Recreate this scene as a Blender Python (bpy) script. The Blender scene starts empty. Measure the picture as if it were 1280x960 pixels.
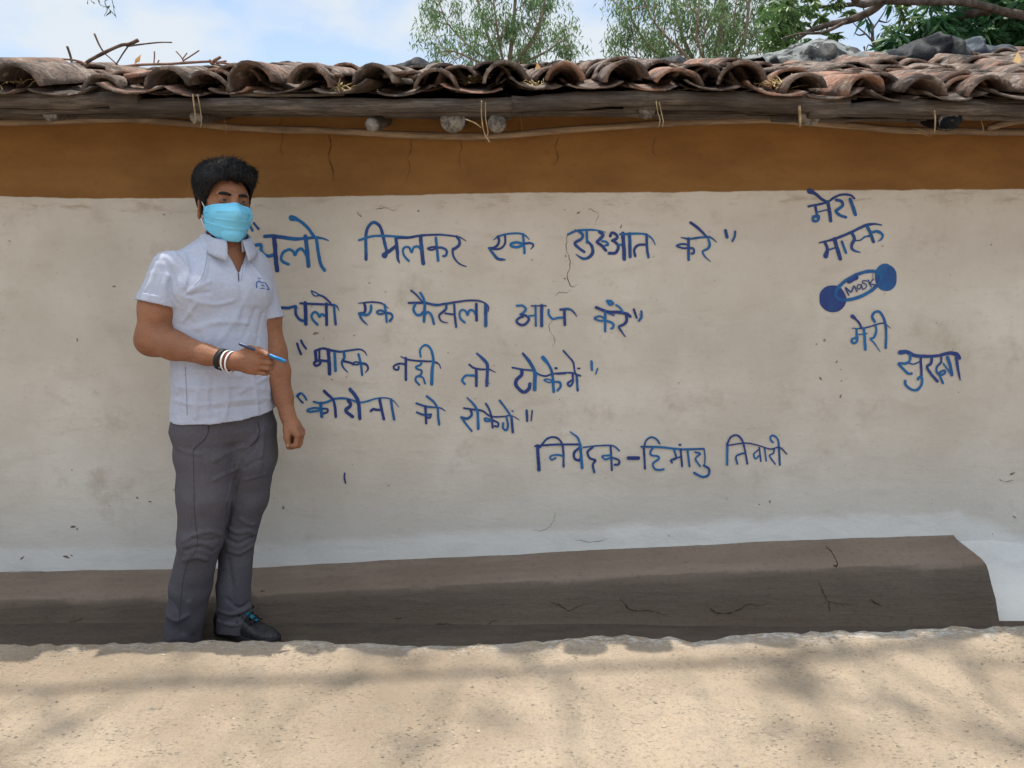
import bpy, math, random
import numpy as np
from mathutils import Vector, Matrix, Quaternion
from mathutils.bvhtree import BVHTree

random.seed(7)
RS = np.random.RandomState(11)
S = bpy.context.scene
COL = S.collection
R = math.radians

# ------------------------------------------------------------------ camera
CAM = (0.0, -3.07, 1.39)
PITCH = R(8.87)
FPX = 962.0
cd = bpy.data.cameras.new('camera')
cam = bpy.data.objects.new('camera', cd)
COL.objects.link(cam)
cam.location = CAM
cam.rotation_euler = (R(90) - PITCH, 0, 0)
cd.sensor_width = 36.0
cd.lens = 36.0 * FPX / 1280.0
cd.clip_end = 2000
cd.clip_start = 0.05
S.camera = cam

# ------------------------------------------------------------------ light
SUN = Vector((-0.03, 0.214, 0.976)).normalized()
w = bpy.data.worlds.new('World')
S.world = w
w.use_nodes = True
nt = w.node_tree
for n in list(nt.nodes):
    nt.nodes.remove(n)
out = nt.nodes.new('ShaderNodeOutputWorld')
sky = nt.nodes.new('ShaderNodeTexSky')
sky.sky_type = 'NISHITA'
sky.sun_disc = False
sky.sun_elevation = math.asin(SUN.z)
sky.sun_rotation = math.atan2(SUN.x, SUN.y)
sky.air_density = 1.0
sky.dust_density = 1.2
sky.ozone_density = 1.0
bg = nt.nodes.new('ShaderNodeBackground')
bg.inputs[1].default_value = 0.125
nt.links.new(sky.outputs[0], bg.inputs[0])
tc = nt.nodes.new('ShaderNodeTexCoord')
mp = nt.nodes.new('ShaderNodeMapping')
mp.inputs['Scale'].default_value = (1.0, 1.0, 2.2)
nt.links.new(tc.outputs['Generated'], mp.inputs[0])
nz = nt.nodes.new('ShaderNodeTexNoise')
nz.inputs['Scale'].default_value = 4.6
nz.inputs['Detail'].default_value = 7
nz.inputs['Roughness'].default_value = 0.52
nt.links.new(mp.outputs[0], nz.inputs['Vector'])
rp = nt.nodes.new('ShaderNodeValToRGB')
rp.color_ramp.elements[0].position = 0.45
rp.color_ramp.elements[0].color = (0.16, 0.16, 0.16, 1)
rp.color_ramp.elements[1].position = 0.62
rp.color_ramp.elements[1].color = (0.95, 0.95, 0.95, 1)
# thicker, brighter cloud added above the view as fill light; broken near the horizon
sx = nt.nodes.new('ShaderNodeSeparateXYZ'); nt.links.new(tc.outputs['Generated'], sx.inputs[0])
mr = nt.nodes.new('ShaderNodeMapRange')
mr.inputs['From Min'].default_value = 0.3; mr.inputs['From Max'].default_value = 0.75
mr.inputs['To Min'].default_value = 0.0; mr.inputs['To Max'].default_value = 0.16
nt.links.new(sx.outputs['Z'], mr.inputs['Value'])
ad = nt.nodes.new('ShaderNodeMath'); ad.operation = 'ADD'
nt.links.new(nz.outputs[0], ad.inputs[0]); nt.links.new(mr.outputs[0], ad.inputs[1])
nt.links.new(ad.outputs[0], rp.inputs[0])
bgc = nt.nodes.new('ShaderNodeBackground')
bgc.inputs[0].default_value = (0.87, 0.94, 1.0, 1)
me_ = nt.nodes.new('ShaderNodeMapRange')
me_.inputs['From Min'].default_value = 0.3; me_.inputs['From Max'].default_value = 0.6
me_.inputs['To Min'].default_value = 0.60; me_.inputs['To Max'].default_value = 1.25
nt.links.new(sx.outputs['Z'], me_.inputs['Value'])
nt.links.new(me_.outputs[0], bgc.inputs[1])
mx = nt.nodes.new('ShaderNodeMixShader')
nt.links.new(rp.outputs[0], mx.inputs[0])
nt.links.new(bg.outputs[0], mx.inputs[1])
nt.links.new(bgc.outputs[0], mx.inputs[2])
nt.links.new(mx.outputs[0], out.inputs[0])

sl = bpy.data.lights.new('sun', 'SUN')
sl.energy = 3.6
sl.angle = R(0.6)
sl.color = (1.0, 0.94, 0.84)
so = bpy.data.objects.new('sun', sl)
COL.objects.link(so)
so.location = (0, 4, 12)
so.rotation_euler = SUN.to_track_quat('Z', 'Y').to_euler()

S.view_settings.view_transform = 'Standard'
S.view_settings.look = 'None'
S.view_settings.gamma = 1.0
S.view_settings.exposure = 0.60
S.view_settings.use_curve_mapping = False

# ------------------------------------------------------------------ helpers
cP, sP = math.cos(PITCH), math.sin(PITCH)

def ray(px, py):
    u = (px - 640.0) / FPX
    v = (480.0 - py) / FPX
    return np.array([u, cP + v * sP, -sP + v * cP])

def at(px, py, Y):
    """world point on the plane y = Y seen at a photo pixel"""
    d = ray(px, py)
    t = (Y - CAM[1]) / d[1]
    return np.array(CAM) + d * t

def _hash(ix, iy, iz, seed):
    n = (ix * 374761393 + iy * 668265263 + iz * 2147483647 + seed * 1274126177) & 0xffffffff
    n = ((n ^ (n >> 13)) * 1274126177) & 0xffffffff
    n = n ^ (n >> 16)
    return (n & 0xffff) / 65535.0

def vnoise(P, scale, seed=0):
    """value noise in -1..1; P is (N,3)"""
    P = np.asarray(P, dtype=np.float64) * scale
    I = np.floor(P).astype(np.int64)
    f = P - I
    f = f * f * (3 - 2 * f)
    r = 0
    for dx in (0, 1):
        wx = f[:, 0] if dx else 1 - f[:, 0]
        for dy in (0, 1):
            wy_ = f[:, 1] if dy else 1 - f[:, 1]
            for dz in (0, 1):
                wz = f[:, 2] if dz else 1 - f[:, 2]
                r = r + wx * wy_ * wz * _hash(I[:, 0] + dx, I[:, 1] + dy, I[:, 2] + dz, seed)
    return r * 2 - 1

def fbm(P, scale, oct=3, seed=0):
    r = 0; a = 1.0; tot = 0
    for o in range(oct):
        r = r + a * vnoise(P, scale * 2 ** o, seed + o * 17)
        tot += a; a *= 0.5
    return r / tot

def mesh_obj(name, V, F, mats, parent=None, smooth=True, fmat=None, attrs=None):
    me = bpy.data.meshes.new(name)
    V = np.asarray(V, dtype=np.float32).reshape(-1, 3)
    if isinstance(F, np.ndarray):
        nf, k = F.shape
        me.vertices.add(len(V)); me.vertices.foreach_set('co', V.ravel())
        me.loops.add(nf * k); me.loops.foreach_set('vertex_index', F.ravel().astype(np.int32))
        me.polygons.add(nf)
        me.polygons.foreach_set('loop_start', np.arange(0, nf * k, k, dtype=np.int32))
        me.polygons.foreach_set('loop_total', np.full(nf, k, dtype=np.int32))
        me.update(calc_edges=True)
    else:
        me.from_pydata(V.tolist(), [], F)
        me.update()
    if not isinstance(mats, (list, tuple)):
        mats = [mats]
    for m in mats:
        me.materials.append(m)
    n = len(me.polygons)
    me.polygons.foreach_set('use_smooth', np.full(n, smooth, dtype=bool))
    if fmat is not None:
        me.polygons.foreach_set('material_index', np.asarray(fmat, dtype=np.int32))
    if attrs:
        for k, arr in attrs.items():
            a = me.attributes.new(k, 'FLOAT', 'POINT')
            a.data.foreach_set('value', np.asarray(arr, dtype=np.float32))
    o = bpy.data.objects.new(name, me)
    COL.objects.link(o)
    if parent is not None:
        o.parent = parent
        o.matrix_parent_inverse = parent_world(parent).inverted()
    return o

def parent_world(o):
    m = o.matrix_basis.copy()
    if o.parent is not None:
        m = parent_world(o.parent) @ o.matrix_parent_inverse @ m
    return m

def tag(o, label=None, cat=None, group=None, kind=None):
    if label: o['label'] = label
    if cat: o['category'] = cat
    if group: o['group'] = group
    if kind: o['kind'] = kind
    return o

def empty(name, loc, label=None, cat=None, group=None):
    o = bpy.data.objects.new(name, None)
    o.empty_display_size = 0.1
    COL.objects.link(o)
    o.location = loc
    return tag(o, label, cat, group)

class MB:
    """collects vertices and faces for one mesh"""
    def __init__(self):
        self.V = []; self.F = []; self.n = 0; self.fm = []; self.A = {}
    def add(self, V, F, fm=0, **at_):
        V = np.asarray(V, dtype=float).reshape(-1, 3)
        self.V.append(V)
        for f in F:
            self.F.append(tuple(int(i) + self.n for i in f))
            self.fm.append(fm)
        for k, v in at_.items():
            self.A.setdefault(k, []).append(np.full(len(V), v) if np.isscalar(v) else np.asarray(v))
        self.n += len(V)
    def build(self, name, mats, parent=None, smooth=True):
        A = {k: np.concatenate(v) for k, v in self.A.items()}
        return mesh_obj(name, np.concatenate(self.V), self.F, mats, parent, smooth, self.fm, A)

def grid_faces(nu, nv, wrap=False):
    F = []
    for i in range(nu - 1):
        for j in range(nv if wrap else nv - 1):
            j2 = (j + 1) % nv
            F.append((i * nv + j, i * nv + j2, (i + 1) * nv + j2, (i + 1) * nv + j))
    return F

def catmull(P, per=6):
    P = np.asarray(P, dtype=float)
    if len(P) < 3:
        t = np.linspace(0, 1, per + 1)[:, None]
        return P[0] * (1 - t) + P[-1] * t
    Q = np.vstack([2 * P[0] - P[1], P, 2 * P[-1] - P[-2]])
    outp = []
    for i in range(1, len(Q) - 2):
        p0, p1, p2, p3 = Q[i - 1], Q[i], Q[i + 1], Q[i + 2]
        for k in range(per):
            t = k / per
            outp.append(0.5 * ((2 * p1) + (-p0 + p2) * t + (2 * p0 - 5 * p1 + 4 * p2 - p3) * t * t + (-p0 + 3 * p1 - 3 * p2 + p3) * t ** 3))
    outp.append(P[-1])
    return np.array(outp)

def tube(mb, path, radii, ns=8, fm=0, jitter=0.0, seed=0, flat=1.0, caps=True, **at_):
    path = np.asarray(path, dtype=float)
    n = len(path)
    radii = np.interp(np.linspace(0, 1, n), np.linspace(0, 1, len(np.atleast_1d(radii))), np.atleast_1d(radii))
    T = np.gradient(path, axis=0)
    T /= (np.linalg.norm(T, axis=1, keepdims=True) + 1e-12)
    up = np.array([0, 0, 1.0]) if abs(T[0][2]) < 0.9 else np.array([1.0, 0, 0])
    V = []
    N = np.cross(T[0], up); N /= np.linalg.norm(N)
    for i in range(n):
        N = N - T[i] * np.dot(N, T[i]); N /= (np.linalg.norm(N) + 1e-12)
        B = np.cross(T[i], N)
        a = np.linspace(0, 2 * math.pi, ns, endpoint=False)
        V.append(path[i] + radii[i] * (np.cos(a)[:, None] * N + flat * np.sin(a)[:, None] * B))
    V = np.concatenate(V)
    if jitter:
        C = np.repeat(path, ns, axis=0)
        k = 1 + jitter * fbm(V, 14.0, 2, seed)
        V = C + (V - C) * k[:, None]
    F = grid_faces(n, ns, True)
    if caps:
        F.append(tuple(range(ns - 1, -1, -1)))
        F.append(tuple(range((n - 1) * ns, n * ns)))
    for k_, v_ in list(at_.items()):
        pass
    mb.add(V, F, fm, **at_)

# ------------------------------------------------------------------ material helper
class M:
    def __init__(self, name, rough=0.8, spec=0.3):
        self.m = bpy.data.materials.new(name)
        self.m.use_nodes = True
        self.nt = self.m.node_tree
        self.b = self.nt.nodes['Principled BSDF']
        self.b.inputs['Roughness'].default_value = rough
        self.b.inputs['Specular IOR Level'].default_value = spec
        self.co = self.nt.nodes.new('ShaderNodeTexCoord').outputs['Object']
    def n(self, t):
        return self.nt.nodes.new(t)
    def link(self, a, b):
        self.nt.links.new(a, b)
    def mapped(self, scale):
        mp = self.n('ShaderNodeMapping')
        mp.inputs['Scale'].default_value = scale
        self.link(self.co, mp.inputs[0])
        return mp.outputs[0]
    def noise(self, scale, detail=4, rough=0.55, co=None, dist=0.0):
        x = self.n('ShaderNodeTexNoise')
        x.inputs['Scale'].default_value = scale
        x.inputs['Detail'].default_value = detail
        x.inputs['Roughness'].default_value = rough
        x.inputs['Distortion'].default_value = dist
        self.link(co if co is not None else self.co, x.inputs['Vector'])
        return x.outputs[0]
    def voro(self, scale, feature='F1', co=None, rand=1.0):
        x = self.n('ShaderNodeTexVoronoi')
        x.feature = feature
        x.inputs['Scale'].default_value = scale
        x.inputs['Randomness'].default_value = rand
        self.link(co if co is not None else self.co, x.inputs['Vector'])
        return x.outputs[0]
    def attr(self, name):
        x = self.n('ShaderNodeAttribute'); x.attribute_name = name
        return x.outputs['Fac']
    def step(self, val, a, b, smooth=True):
        """0 below a, 1 above b"""
        x = self.n('ShaderNodeMapRange')
        x.interpolation_type = 'SMOOTHSTEP' if smooth else 'LINEAR'
        x.inputs['From Min'].default_value = a
        x.inputs['From Max'].default_value = b
        self.link(val, x.inputs['Value'])
        return x.outputs[0]
    def math(self, op, a, b=None):
        x = self.n('ShaderNodeMath'); x.operation = op
        for i, v in enumerate((a, b)):
            if v is None: continue
            if isinstance(v, (int, float)): x.inputs[i].default_value = v
            else: self.link(v, x.inputs[i])
        return x.outputs[0]
    def mix(self, f, a, b):
        x = self.n('ShaderNodeMix'); x.data_type = 'RGBA'
        if isinstance(f, (int, float)): x.inputs[0].default_value = f
        else: self.link(f, x.inputs[0])
        for i, v in ((6, a), (7, b)):
            if isinstance(v, tuple): x.inputs[i].default_value = (v[0], v[1], v[2], 1)
            else: self.link(v, x.inputs[i])
        return x.outputs[2]
    def color(self, c):
        if isinstance(c, tuple): self.b.inputs['Base Color'].default_value = (c[0], c[1], c[2], 1)
        else: self.link(c, self.b.inputs['Base Color'])
    def bump(self, h, strength=0.3, dist=0.01):
        x = self.n('ShaderNodeBump')
        x.inputs['Strength'].default_value = strength
        x.inputs['Distance'].default_value = dist
        self.link(h, x.inputs['Height'])
        self.link(x.outputs[0], self.b.inputs['Normal'])
# ------------------------------------------------------------------ ground and road
def mud_colors(m, base, dark, light):
    streak = m.noise(6, 5, 0.6, m.mapped((1.0, 4.0, 5.0)))
    fine = m.noise(60, 4, 0.6)
    c = m.mix(m.step(streak, 0.3, 0.7), dark, base)
    c = m.mix(m.math('MULTIPLY', m.step(fine, 0.45, 0.75), 0.45), c, light)
    return c, streak, fine

gm = M('dry_earth', 0.95, 0.1)
c, a_, b_ = mud_colors(gm, (0.10, 0.08, 0.064), (0.075, 0.06, 0.05), (0.13, 0.105, 0.085))
c2, _1, _2 = mud_colors(gm, (0.40, 0.31, 0.215), (0.33, 0.26, 0.18), (0.46, 0.37, 0.27))
c = gm.mix(gm.attr('lane'), c, c2)
gm.color(c); gm.bump(b_, 0.5, 0.01)
V = []; n = 60
rad = [0.0, 0.5, 1, 1.6, 2.4, 3.5, 5, 8, 12, 20, 35, 60, 120, 300, 700]
for r_ in rad[1:]:
    for k in range(n):
        a = 2 * math.pi * k / n
        V.append((r_ * math.cos(a), r_ * math.sin(a) - 0.4, 0.0))
V = np.array(V)
V[:, 2] = np.where(np.hypot(V[:, 0], V[:, 1]) > 12, 0, 0.006 * fbm(V, 2.0, 2, 3)) - 0.012
V = np.vstack([V, [[0, -0.4, -0.008]]])
F = [tuple(f) for f in grid_faces(len(rad) - 1, n, True)]
F += [(len(V) - 1, k, (k + 1) % n) for k in range(n)]
F = [tuple(reversed(f)) if i < (len(rad) - 2) * n else f for i, f in enumerate(F)]
lane = np.where(V[:, 1] < -0.9, 1.0, 0.0)
g = mesh_obj('ground', V, F, gm.m, None, True, None, {'lane': lane})
tag(g, kind='structure')

# road slab with a broken lip towards the house
def lip_z(x):
    return np.interp(x, [-12, -1.7, -1.1, -0.55, -0.36, -0.05, 0.25, 0.55, 0.585, 0.62, 0.8, 1.7, 12],
                     [0.172, 0.174, 0.183, 0.186, 0.174, 0.187, 0.198, 0.196, 0.182, 0.2, 0.213, 0.242, 0.26])
xs = np.concatenate([np.linspace(-14, -2.8, 24), np.arange(-2.7, 2.7, 0.016), np.linspace(2.8, 14, 24)])
ds = np.concatenate([[0.0, 0.006, 0.016, 0.03], np.arange(0.045, 1.1, 0.016), [1.2, 1.4, 1.8, 2.5, 3.5, 5, 7]])
nx, nd = len(xs), len(ds)
X = np.repeat(xs, nd); D = np.tile(ds, nx)
P0 = np.stack([X, 0 * X, 0 * X], 1)
liprag = 0.018 * fbm(P0, 5.0, 2, 5) + 0.016 * fbm(P0, 19.0, 3, 6)
Yr = -0.725 - D + liprag * np.exp(-D / 0.12)
P2 = np.stack([X, Yr, 0 * X], 1)
zt = lip_z(X) + 0.009 * fbm(P0, 9, 2, 8) * np.exp(-D / 0.05) + 0.007 * fbm(P0, 30, 3, 81) * np.exp(-D / 0.04)
flat_z = 0.176 + 0.012 * X
zz = zt * np.exp(-D / 0.15) + flat_z * (1 - np.exp(-D / 0.15))
zz += 0.007 * fbm(P2, 2.2, 2, 9) + 0.0026 * fbm(P2, 13, 3, 10) + 0.0016 * fbm(P2, 45, 2, 12)
zz -= np.interp(D, [0, 0.006, 0.016, 0.03], [0.016, 0.006, 0.0015, 0])
top = np.stack([X, Yr, zz], 1)
# front face of the lip (drops to the ditch) and underside
front = []
for i, x in enumerate(xs):
    p = top[i * nd]
    for k, (dy, z) in enumerate(((0.004, 0.6), (0.012, 0.3), (0.03, -0.06))):
        front.append((x, p[1] + dy + 0.008 * RS.rand(), p[2] * z if z > 0 else -0.06))
front = np.array(front)
F = []
for i in range(nx - 1):
    for j in range(nd - 1):
        F.append((i * nd + j, i * nd + j + 1, (i + 1) * nd + j + 1, (i + 1) * nd + j))
    o0 = nx * nd + i * 3; o1 = o0 + 3
    F.append((i * nd, (i + 1) * nd, o1, o0))
    for k in range(2):
        F.append((o0 + k, o1 + k, o1 + k + 1, o0 + k + 1))
rm = M('worn_concrete', 0.93, 0.15)
big = rm.noise(2.2, 4, 0.55)
mid = rm.noise(16, 5, 0.62)
fine = rm.noise(95, 4, 0.65)
c = rm.mix(rm.step(big, 0.35, 0.68), (0.36, 0.282, 0.205), (0.50, 0.40, 0.298))
c = rm.mix(rm.math('MULTIPLY', rm.step(mid, 0.5, 0.72), 0.55), c, (0.36, 0.30, 0.235))
c = rm.mix(rm.math('MULTIPLY', rm.step(fine, 0.5, 0.72), 0.6), c, (0.24, 0.20, 0.155))
grain = rm.noise(210, 3, 0.7, rm.mapped((1.0, 1.6, 1.0)))
c = rm.mix(rm.math('MULTIPLY', rm.step(grain, 0.52, 0.7), 0.45), c, (0.22, 0.19, 0.155))
c = rm.mix(rm.math('MULTIPLY', rm.step(rm.noise(150, 3, 0.7), 0.6, 0.74), 0.4), c, (0.62, 0.52, 0.39))
flk = rm.noise(70, 3, 0.6, rm.mapped((0.55, 1.9, 1.0)))
c = rm.mix(rm.math('MULTIPLY', rm.math('MULTIPLY', rm.step(flk, 0.60, 0.66), rm.step(rm.noise(5, 4, 0.65), 0.46, 0.62)), 0.65), c, (0.17, 0.15, 0.13))
# dark aggregate chips worn free of the surface
mpx = rm.mapped((1.0, 1.9, 1.0))
chip = rm.voro(48, 'F1', mpx)
pick = rm.noise(7, 3, 0.6)
chipm = rm.math('MULTIPLY', rm.math('SUBTRACT', 1.0, rm.step(chip, 0.12, 0.24)), rm.step(pick, 0.46, 0.6))
c = rm.mix(rm.math('MULTIPLY', chipm, 0.5), c, (0.19, 0.17, 0.15))
lightchip = rm.voro(33, 'F1', rm.mapped((1.0, 1.7, 1.0)))
lc = rm.math('MULTIPLY', rm.math('SUBTRACT', 1.0, rm.step(lightchip, 0.08, 0.16)), rm.step(pick, 0.5, 0.62))
c = rm.mix(rm.math('MULTIPLY', lc, 0.6), c, (0.62, 0.55, 0.45))
# grey cement crust along the broken edge
edge = rm.attr('edge')
crust = rm.math('MULTIPLY', edge, rm.step(rm.noise(9, 4, 0.6), 0.42, 0.6))
c = rm.mix(rm.math('MULTIPLY', crust, 0.75), c, (0.40, 0.375, 0.345))
c = rm.mix(rm.math('MULTIPLY', rm.math('MULTIPLY', edge, rm.step(rm.noise(34, 4, 0.7, rm.mapped((1, 3, 1))), 0.50, 0.60)), 0.85), c, (0.68, 0.66, 0.63))
rm.color(c)
hgt = rm.math('ADD', rm.math('ADD', rm.math('MULTIPLY', fine, 0.8), rm.math('MULTIPLY', grain, 0.4)), rm.math('ADD', mid, rm.math('MULTIPLY', chipm, -0.5)))
rm.bump(hgt, 1.0, 0.016)
edge_v = np.concatenate([np.exp(-(D / 0.05) ** 2) * np.interp(X, [-1.5, -.5, .3, 1.4, 1.7], [.35, .8, 1.25, 1.25, .7]), np.full(len(front), .6)])
road = mesh_obj('road', np.vstack([top, front]), F, rm.m, attrs={'edge': edge_v})
tag(road, kind='structure')
def road_bvh():
    me = road.data
    return BVHTree.FromPolygons([v.co[:] for v in me.vertices], [p.vertices[:] for p in me.polygons])
RB = road_bvh()

# loose grit lying on the road
mb = MB()
for i in range(1500):
    x = random.uniform(-1.9, 1.9); y = -0.76 - 0.95 * random.random()
    h = RB.ray_cast(Vector((x, y, 1)), Vector((0, 0, -1)))
    if h[0] is None: continue
    s = random.choice((0.0012, 0.0016, 0.002, 0.002, 0.003, 0.004)) * random.uniform(0.7, 1.3)
    ico = np.array([(1, 0, 0), (-1, 0, 0), (0, 1, 0), (0, -1, 0), (0, 0, 1), (0, 0, -1)], float)
    ico *= RS.uniform(0.6, 1.3, (6, 1))
    ico *= np.array([random.uniform(0.8, 1.7), 1, 0.7])
    a = random.random() * 6.3
    rot = np.array([[math.cos(a), -math.sin(a), 0], [math.sin(a), math.cos(a), 0], [0, 0, 1]])
    Vp = ico @ rot.T * s + np.array(h[0]) + np.array([0, 0, s * 0.35])
    mb.add(Vp, [(0, 2, 4), (2, 1, 4), (1, 3, 4), (3, 0, 4), (2, 0, 5), (1, 2, 5), (3, 1, 5), (0, 3, 5)], rnd=random.random())
gv = M('grit', 0.95, 0.1)
gv.color(gv.mix(gv.attr('rnd'), (0.2, 0.175, 0.145), (0.5, 0.42, 0.32)))
o = mb.build('gravel', gv.m, None, False)
tag(o, kind='stuff')

# ------------------------------------------------------------------ mud house
house = empty('mud_house', (0, 0, 0), 'low mud house with ochre and white wall, blue Hindi slogans and clay tile roof', 'house')

def wy(x, z):
    P = np.stack([np.asarray(x, float), np.zeros_like(np.asarray(x, float)), np.asarray(z, float)], 1)
    return 0.012 * fbm(P, 1.3, 2, 21) + 0.0035 * fbm(P, 4.5, 2, 22)

PL_X = [-6, -2.15, -1.0, 0.0, 0.6, 1.2, 1.834]
PL_Z = [0.09, 0.105, 0.128, 0.183, 0.215, 0.243, 0.263]
def pl_z(x): return np.interp(x, PL_X, PL_Z)
XEND = 1.84

xs = np.arange(-4.8, 4.81, 0.024); zs = np.arange(-0.1, 1.985, 0.024)
nx, nz_ = len(xs), len(zs)
X = np.repeat(xs, nz_); Z = np.tile(zs, nx)
Yw = wy(X, Z)
Vw = np.stack([X, Yw, Z], 1)
bandz = np.interp(X, [-5, -2.0, -1.6, -0.9, 0.0, 0.6, 1.2, 2.0, 5], [1.64, 1.648, 1.64, 1.644, 1.662, 1.664, 1.672, 1.676, 1.68])
sd_band = Z - bandz
d1 = np.where(X < XEND, Z - pl_z(X), 0.05 + np.maximum(0, (Z - (0.31 - 0.45 * (X - XEND))) * 0.75) + np.maximum(0, X - 2.7))
Fw = np.array([(i * nz_ + j, (i + 1) * nz_ + j, (i + 1) * nz_ + j + 1, i * nz_ + j + 1) for i in range(nx - 1) for j in range(nz_ - 1)])
n0 = len(Vw)
fl = [tuple(f) for f in Fw]; fmat = [0] * len(fl)
Vx = list(map(tuple, Vw)); att1 = list(sd_band); att2 = list(d1)
def addq(p):
    b = len(Vx)
    for q in p:
        Vx.append(q); att1.append(q[2] - 1.66); att2.append(1.0)
    fl.append(tuple(range(b, b + len(p)))); fmat.append(0)
HB = 3.0; zt_ = 1.97
addq([(4.8, 0.02, -.1), (4.8, HB, -.1), (4.8, HB, zt_), (4.8, 0.02, zt_)])
addq([(-4.8, HB, -.1), (-4.8, 0.02, -.1), (-4.8, 0.02, zt_), (-4.8, HB, zt_)])
addq([(4.8, HB, -.1), (-4.8, HB, -.1), (-4.8, HB, zt_), (4.8, HB, zt_)])
addq([(-4.8, 0.02, zt_), (4.8, 0.02, zt_), (4.8, HB, zt_), (-4.8, HB, zt_)])
for sx in (-1, 1):
    addq([(sx * 4.8, 0.0, zt_), (sx * 4.8, HB, zt_), (sx * 4.8, HB / 2, zt_ + 0.42)][::sx])

# strokes on the wall: cracks, lettering
def stroke_geo(pts, width, off, k=6, caps=True, taper=0.0, wfun=None, seed=0, ywall=None, rough=0.06):
    """pts in photo pixels -> ribbon lying on the wall, returns verts, faces"""
    pts = np.asarray(pts, float)
    C = catmull(pts, k)
    # resample by removing duplicates
    keep = [0]
    for i in range(1, len(C)):
        if np.hypot(*(C[i] - C[keep[-1]])) > 0.35: keep.append(i)
    if len(keep) < 2: keep = [0, len(C) - 1]
    C = C[keep]
    n = len(C)
    T = np.gradient(C, axis=0); T /= (np.linalg.norm(T, axis=1, keepdims=True) + 1e-9)
    N = np.stack([-T[:, 1], T[:, 0]], 1)
    s = np.linspace(0, 1, n)
    wd = np.full(n, float(width))
    if taper: wd *= 1 - taper * s ** 2
    if wfun is not None: wd *= np.interp(s, wfun[0], wfun[1])
    q = np.stack([C[:, 0] * 0.21, C[:, 1] * 0.21, np.full(n, seed * 3.1)], 1)
    wl = wd * 0.5 * (1 + rough * 2.5 * vnoise(q, 1.3, 5)); wr = wd * 0.5 * (1 + rough * 2.5 * vnoise(q, 1.3, 9))
    rows = [np.stack([C[i] + N[i] * wl[i], C[i] - N[i] * wr[i]]) for i in range(n)]
    V2 = np.concatenate(rows); F_ = [(2 * i, 2 * i + 1, 2 * i + 3, 2 * i + 2) for i in range(n - 1)]
    if caps:
        for (i, sgn) in ((0, -1), (n - 1, 1)):
            b = len(V2); arc = []
            for a in np.linspace(-90, 90, 7)[1:-1]:
                r_ = 0.5 * wd[i]
                arc.append(C[i] + sgn * T[i] * r_ * math.cos(R(a)) + N[i] * r_ * math.sin(R(a)))
            V2 = np.vstack([V2, arc])
            F_.append(tuple([2 * i + 1] + list(range(b, b + 5)) + [2 * i]))
    P = np.array([at(p[0], p[1], 0.0) for p in V2])
    if ywall is None:
        P[:, 1] = wy(P[:, 0], P[:, 2]) - off
    # orient towards the viewer (-Y)
    Fo = []
    for f in F_:
        a, b_, c_ = P[f[0]], P[f[1]], P[f[2]]
        nrm = np.cross(b_ - a, c_ - a)
        Fo.append(f if nrm[1] < 0 else tuple(reversed(f)))
    return P, Fo

cracks = [
    [(352, 146), (350, 160), (354, 172), (350, 183), (354, 196)], [(410, 165), (413, 180), (411, 197), (416, 212), (417, 225)],
    [(513, 172), (514, 186), (510, 199), (513, 210), (508, 225)], [(699, 170), (694, 183), (697, 196), (692, 208)],
    [(652, 150), (648, 160), (653, 168)], [(470, 262), (480, 260), (490, 263), (497, 261)], [(446, 264), (450, 270), (453, 269)],
    [(710, 290), (708, 310), (713, 330), (709, 345), (714, 358), (722, 356)], [(694, 371), (700, 365), (707, 366), (714, 362)],
    [(690, 400), (686, 410), (693, 424), (690, 434)], [(1248, 598), (1256, 602), (1266, 600)],
    [(1258, 752), (1262, 758), (1271, 761)], [(666, 664), (684, 661), (692, 650), (695, 640)],
    [(718, 675), (740, 677), (759, 674)], [(0, 715), (60, 714), (120, 716)], [(820, 170), (816, 186), (819, 196)],
    [(735, 260), (748, 268), (744, 280)], [(575, 172), (577, 185), (574, 200), (576, 212)],
]
cw = [1.3, 1.6, 1.0, 1.1, 1.0, .8, .8, 1.0, .7, .7, .8, .9, .6, .7, .5, .8, .6, .7]
for i, cpts in enumerate(cracks):
    # jagged
    J = catmull(cpts, 8); J = J + RS.uniform(-0.9, 0.9, J.shape)
    P, Fo = stroke_geo(J, cw[i] * .8, 0.0012 + i * 1e-5, 1, False, 0, ([0, .2, .5, .7, 1], [.2, 1, .4, .9, .15]), i, None, 0.35)
    b = len(Vx)
    for p in P:
        Vx.append(tuple(p)); att1.append(0); att2.append(1)
    for f in Fo:
        fl.append(tuple(k + b for k in f)); fmat.append(1)
# specks, scuffs and small chips in the plaster
specks = [(462, 354, 3.2), (443, 419, 2.4), (415, 474, 1.8), (395, 417, 6), (405, 423, 2), (523, 264, 5), (723, 266, 4), (776, 283, 3), (887, 290, 1.6),
          (815, 270, 1.5), (893, 351, 2), (706, 348, 3), (665, 325, 2), (707, 320, 3), (1030, 425, 5), (1020, 430, 3), (1045, 452, 4), (1025, 473, 3.4), (1051, 476, 3),
          (1050, 495, 4), (293, 0, 0), (143, 358, 4), (97, 425, 4), (92, 658, 5), (97, 661, 3), (28, 697, 4), (83, 696, 6), (90, 694, 3), (962, 627, 4), (949, 630, 2.6),
          (908, 623, 3), (1265, 592, 5), (1268, 646, 4), (1050, 494, 3), (560, 441, 2), (612, 479, 2), (205, 268, 3), (213, 267, 2), (1188, 344, 1.6), (232, 585, 3), (68, 232, 3),
          (1020, 430, 2), (420, 522, 3), (1190, 437, 2), (640, 230, 2), (893, 195, 3), (838, 202, 2.6), (132, 211, 2.4), (185, 183, 3), (31, 171, 2.4), (66, 233, 4), (218, 612, 3), (172, 622, 5), (188, 627, 4), (354, 634, 5)]
for i in range(260):
    specks.append((random.uniform(0, 1280), random.uniform(250, 670), random.choice((0.7, 0.8, 1.0, 1.0, 1.3, 1.8))))
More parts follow.
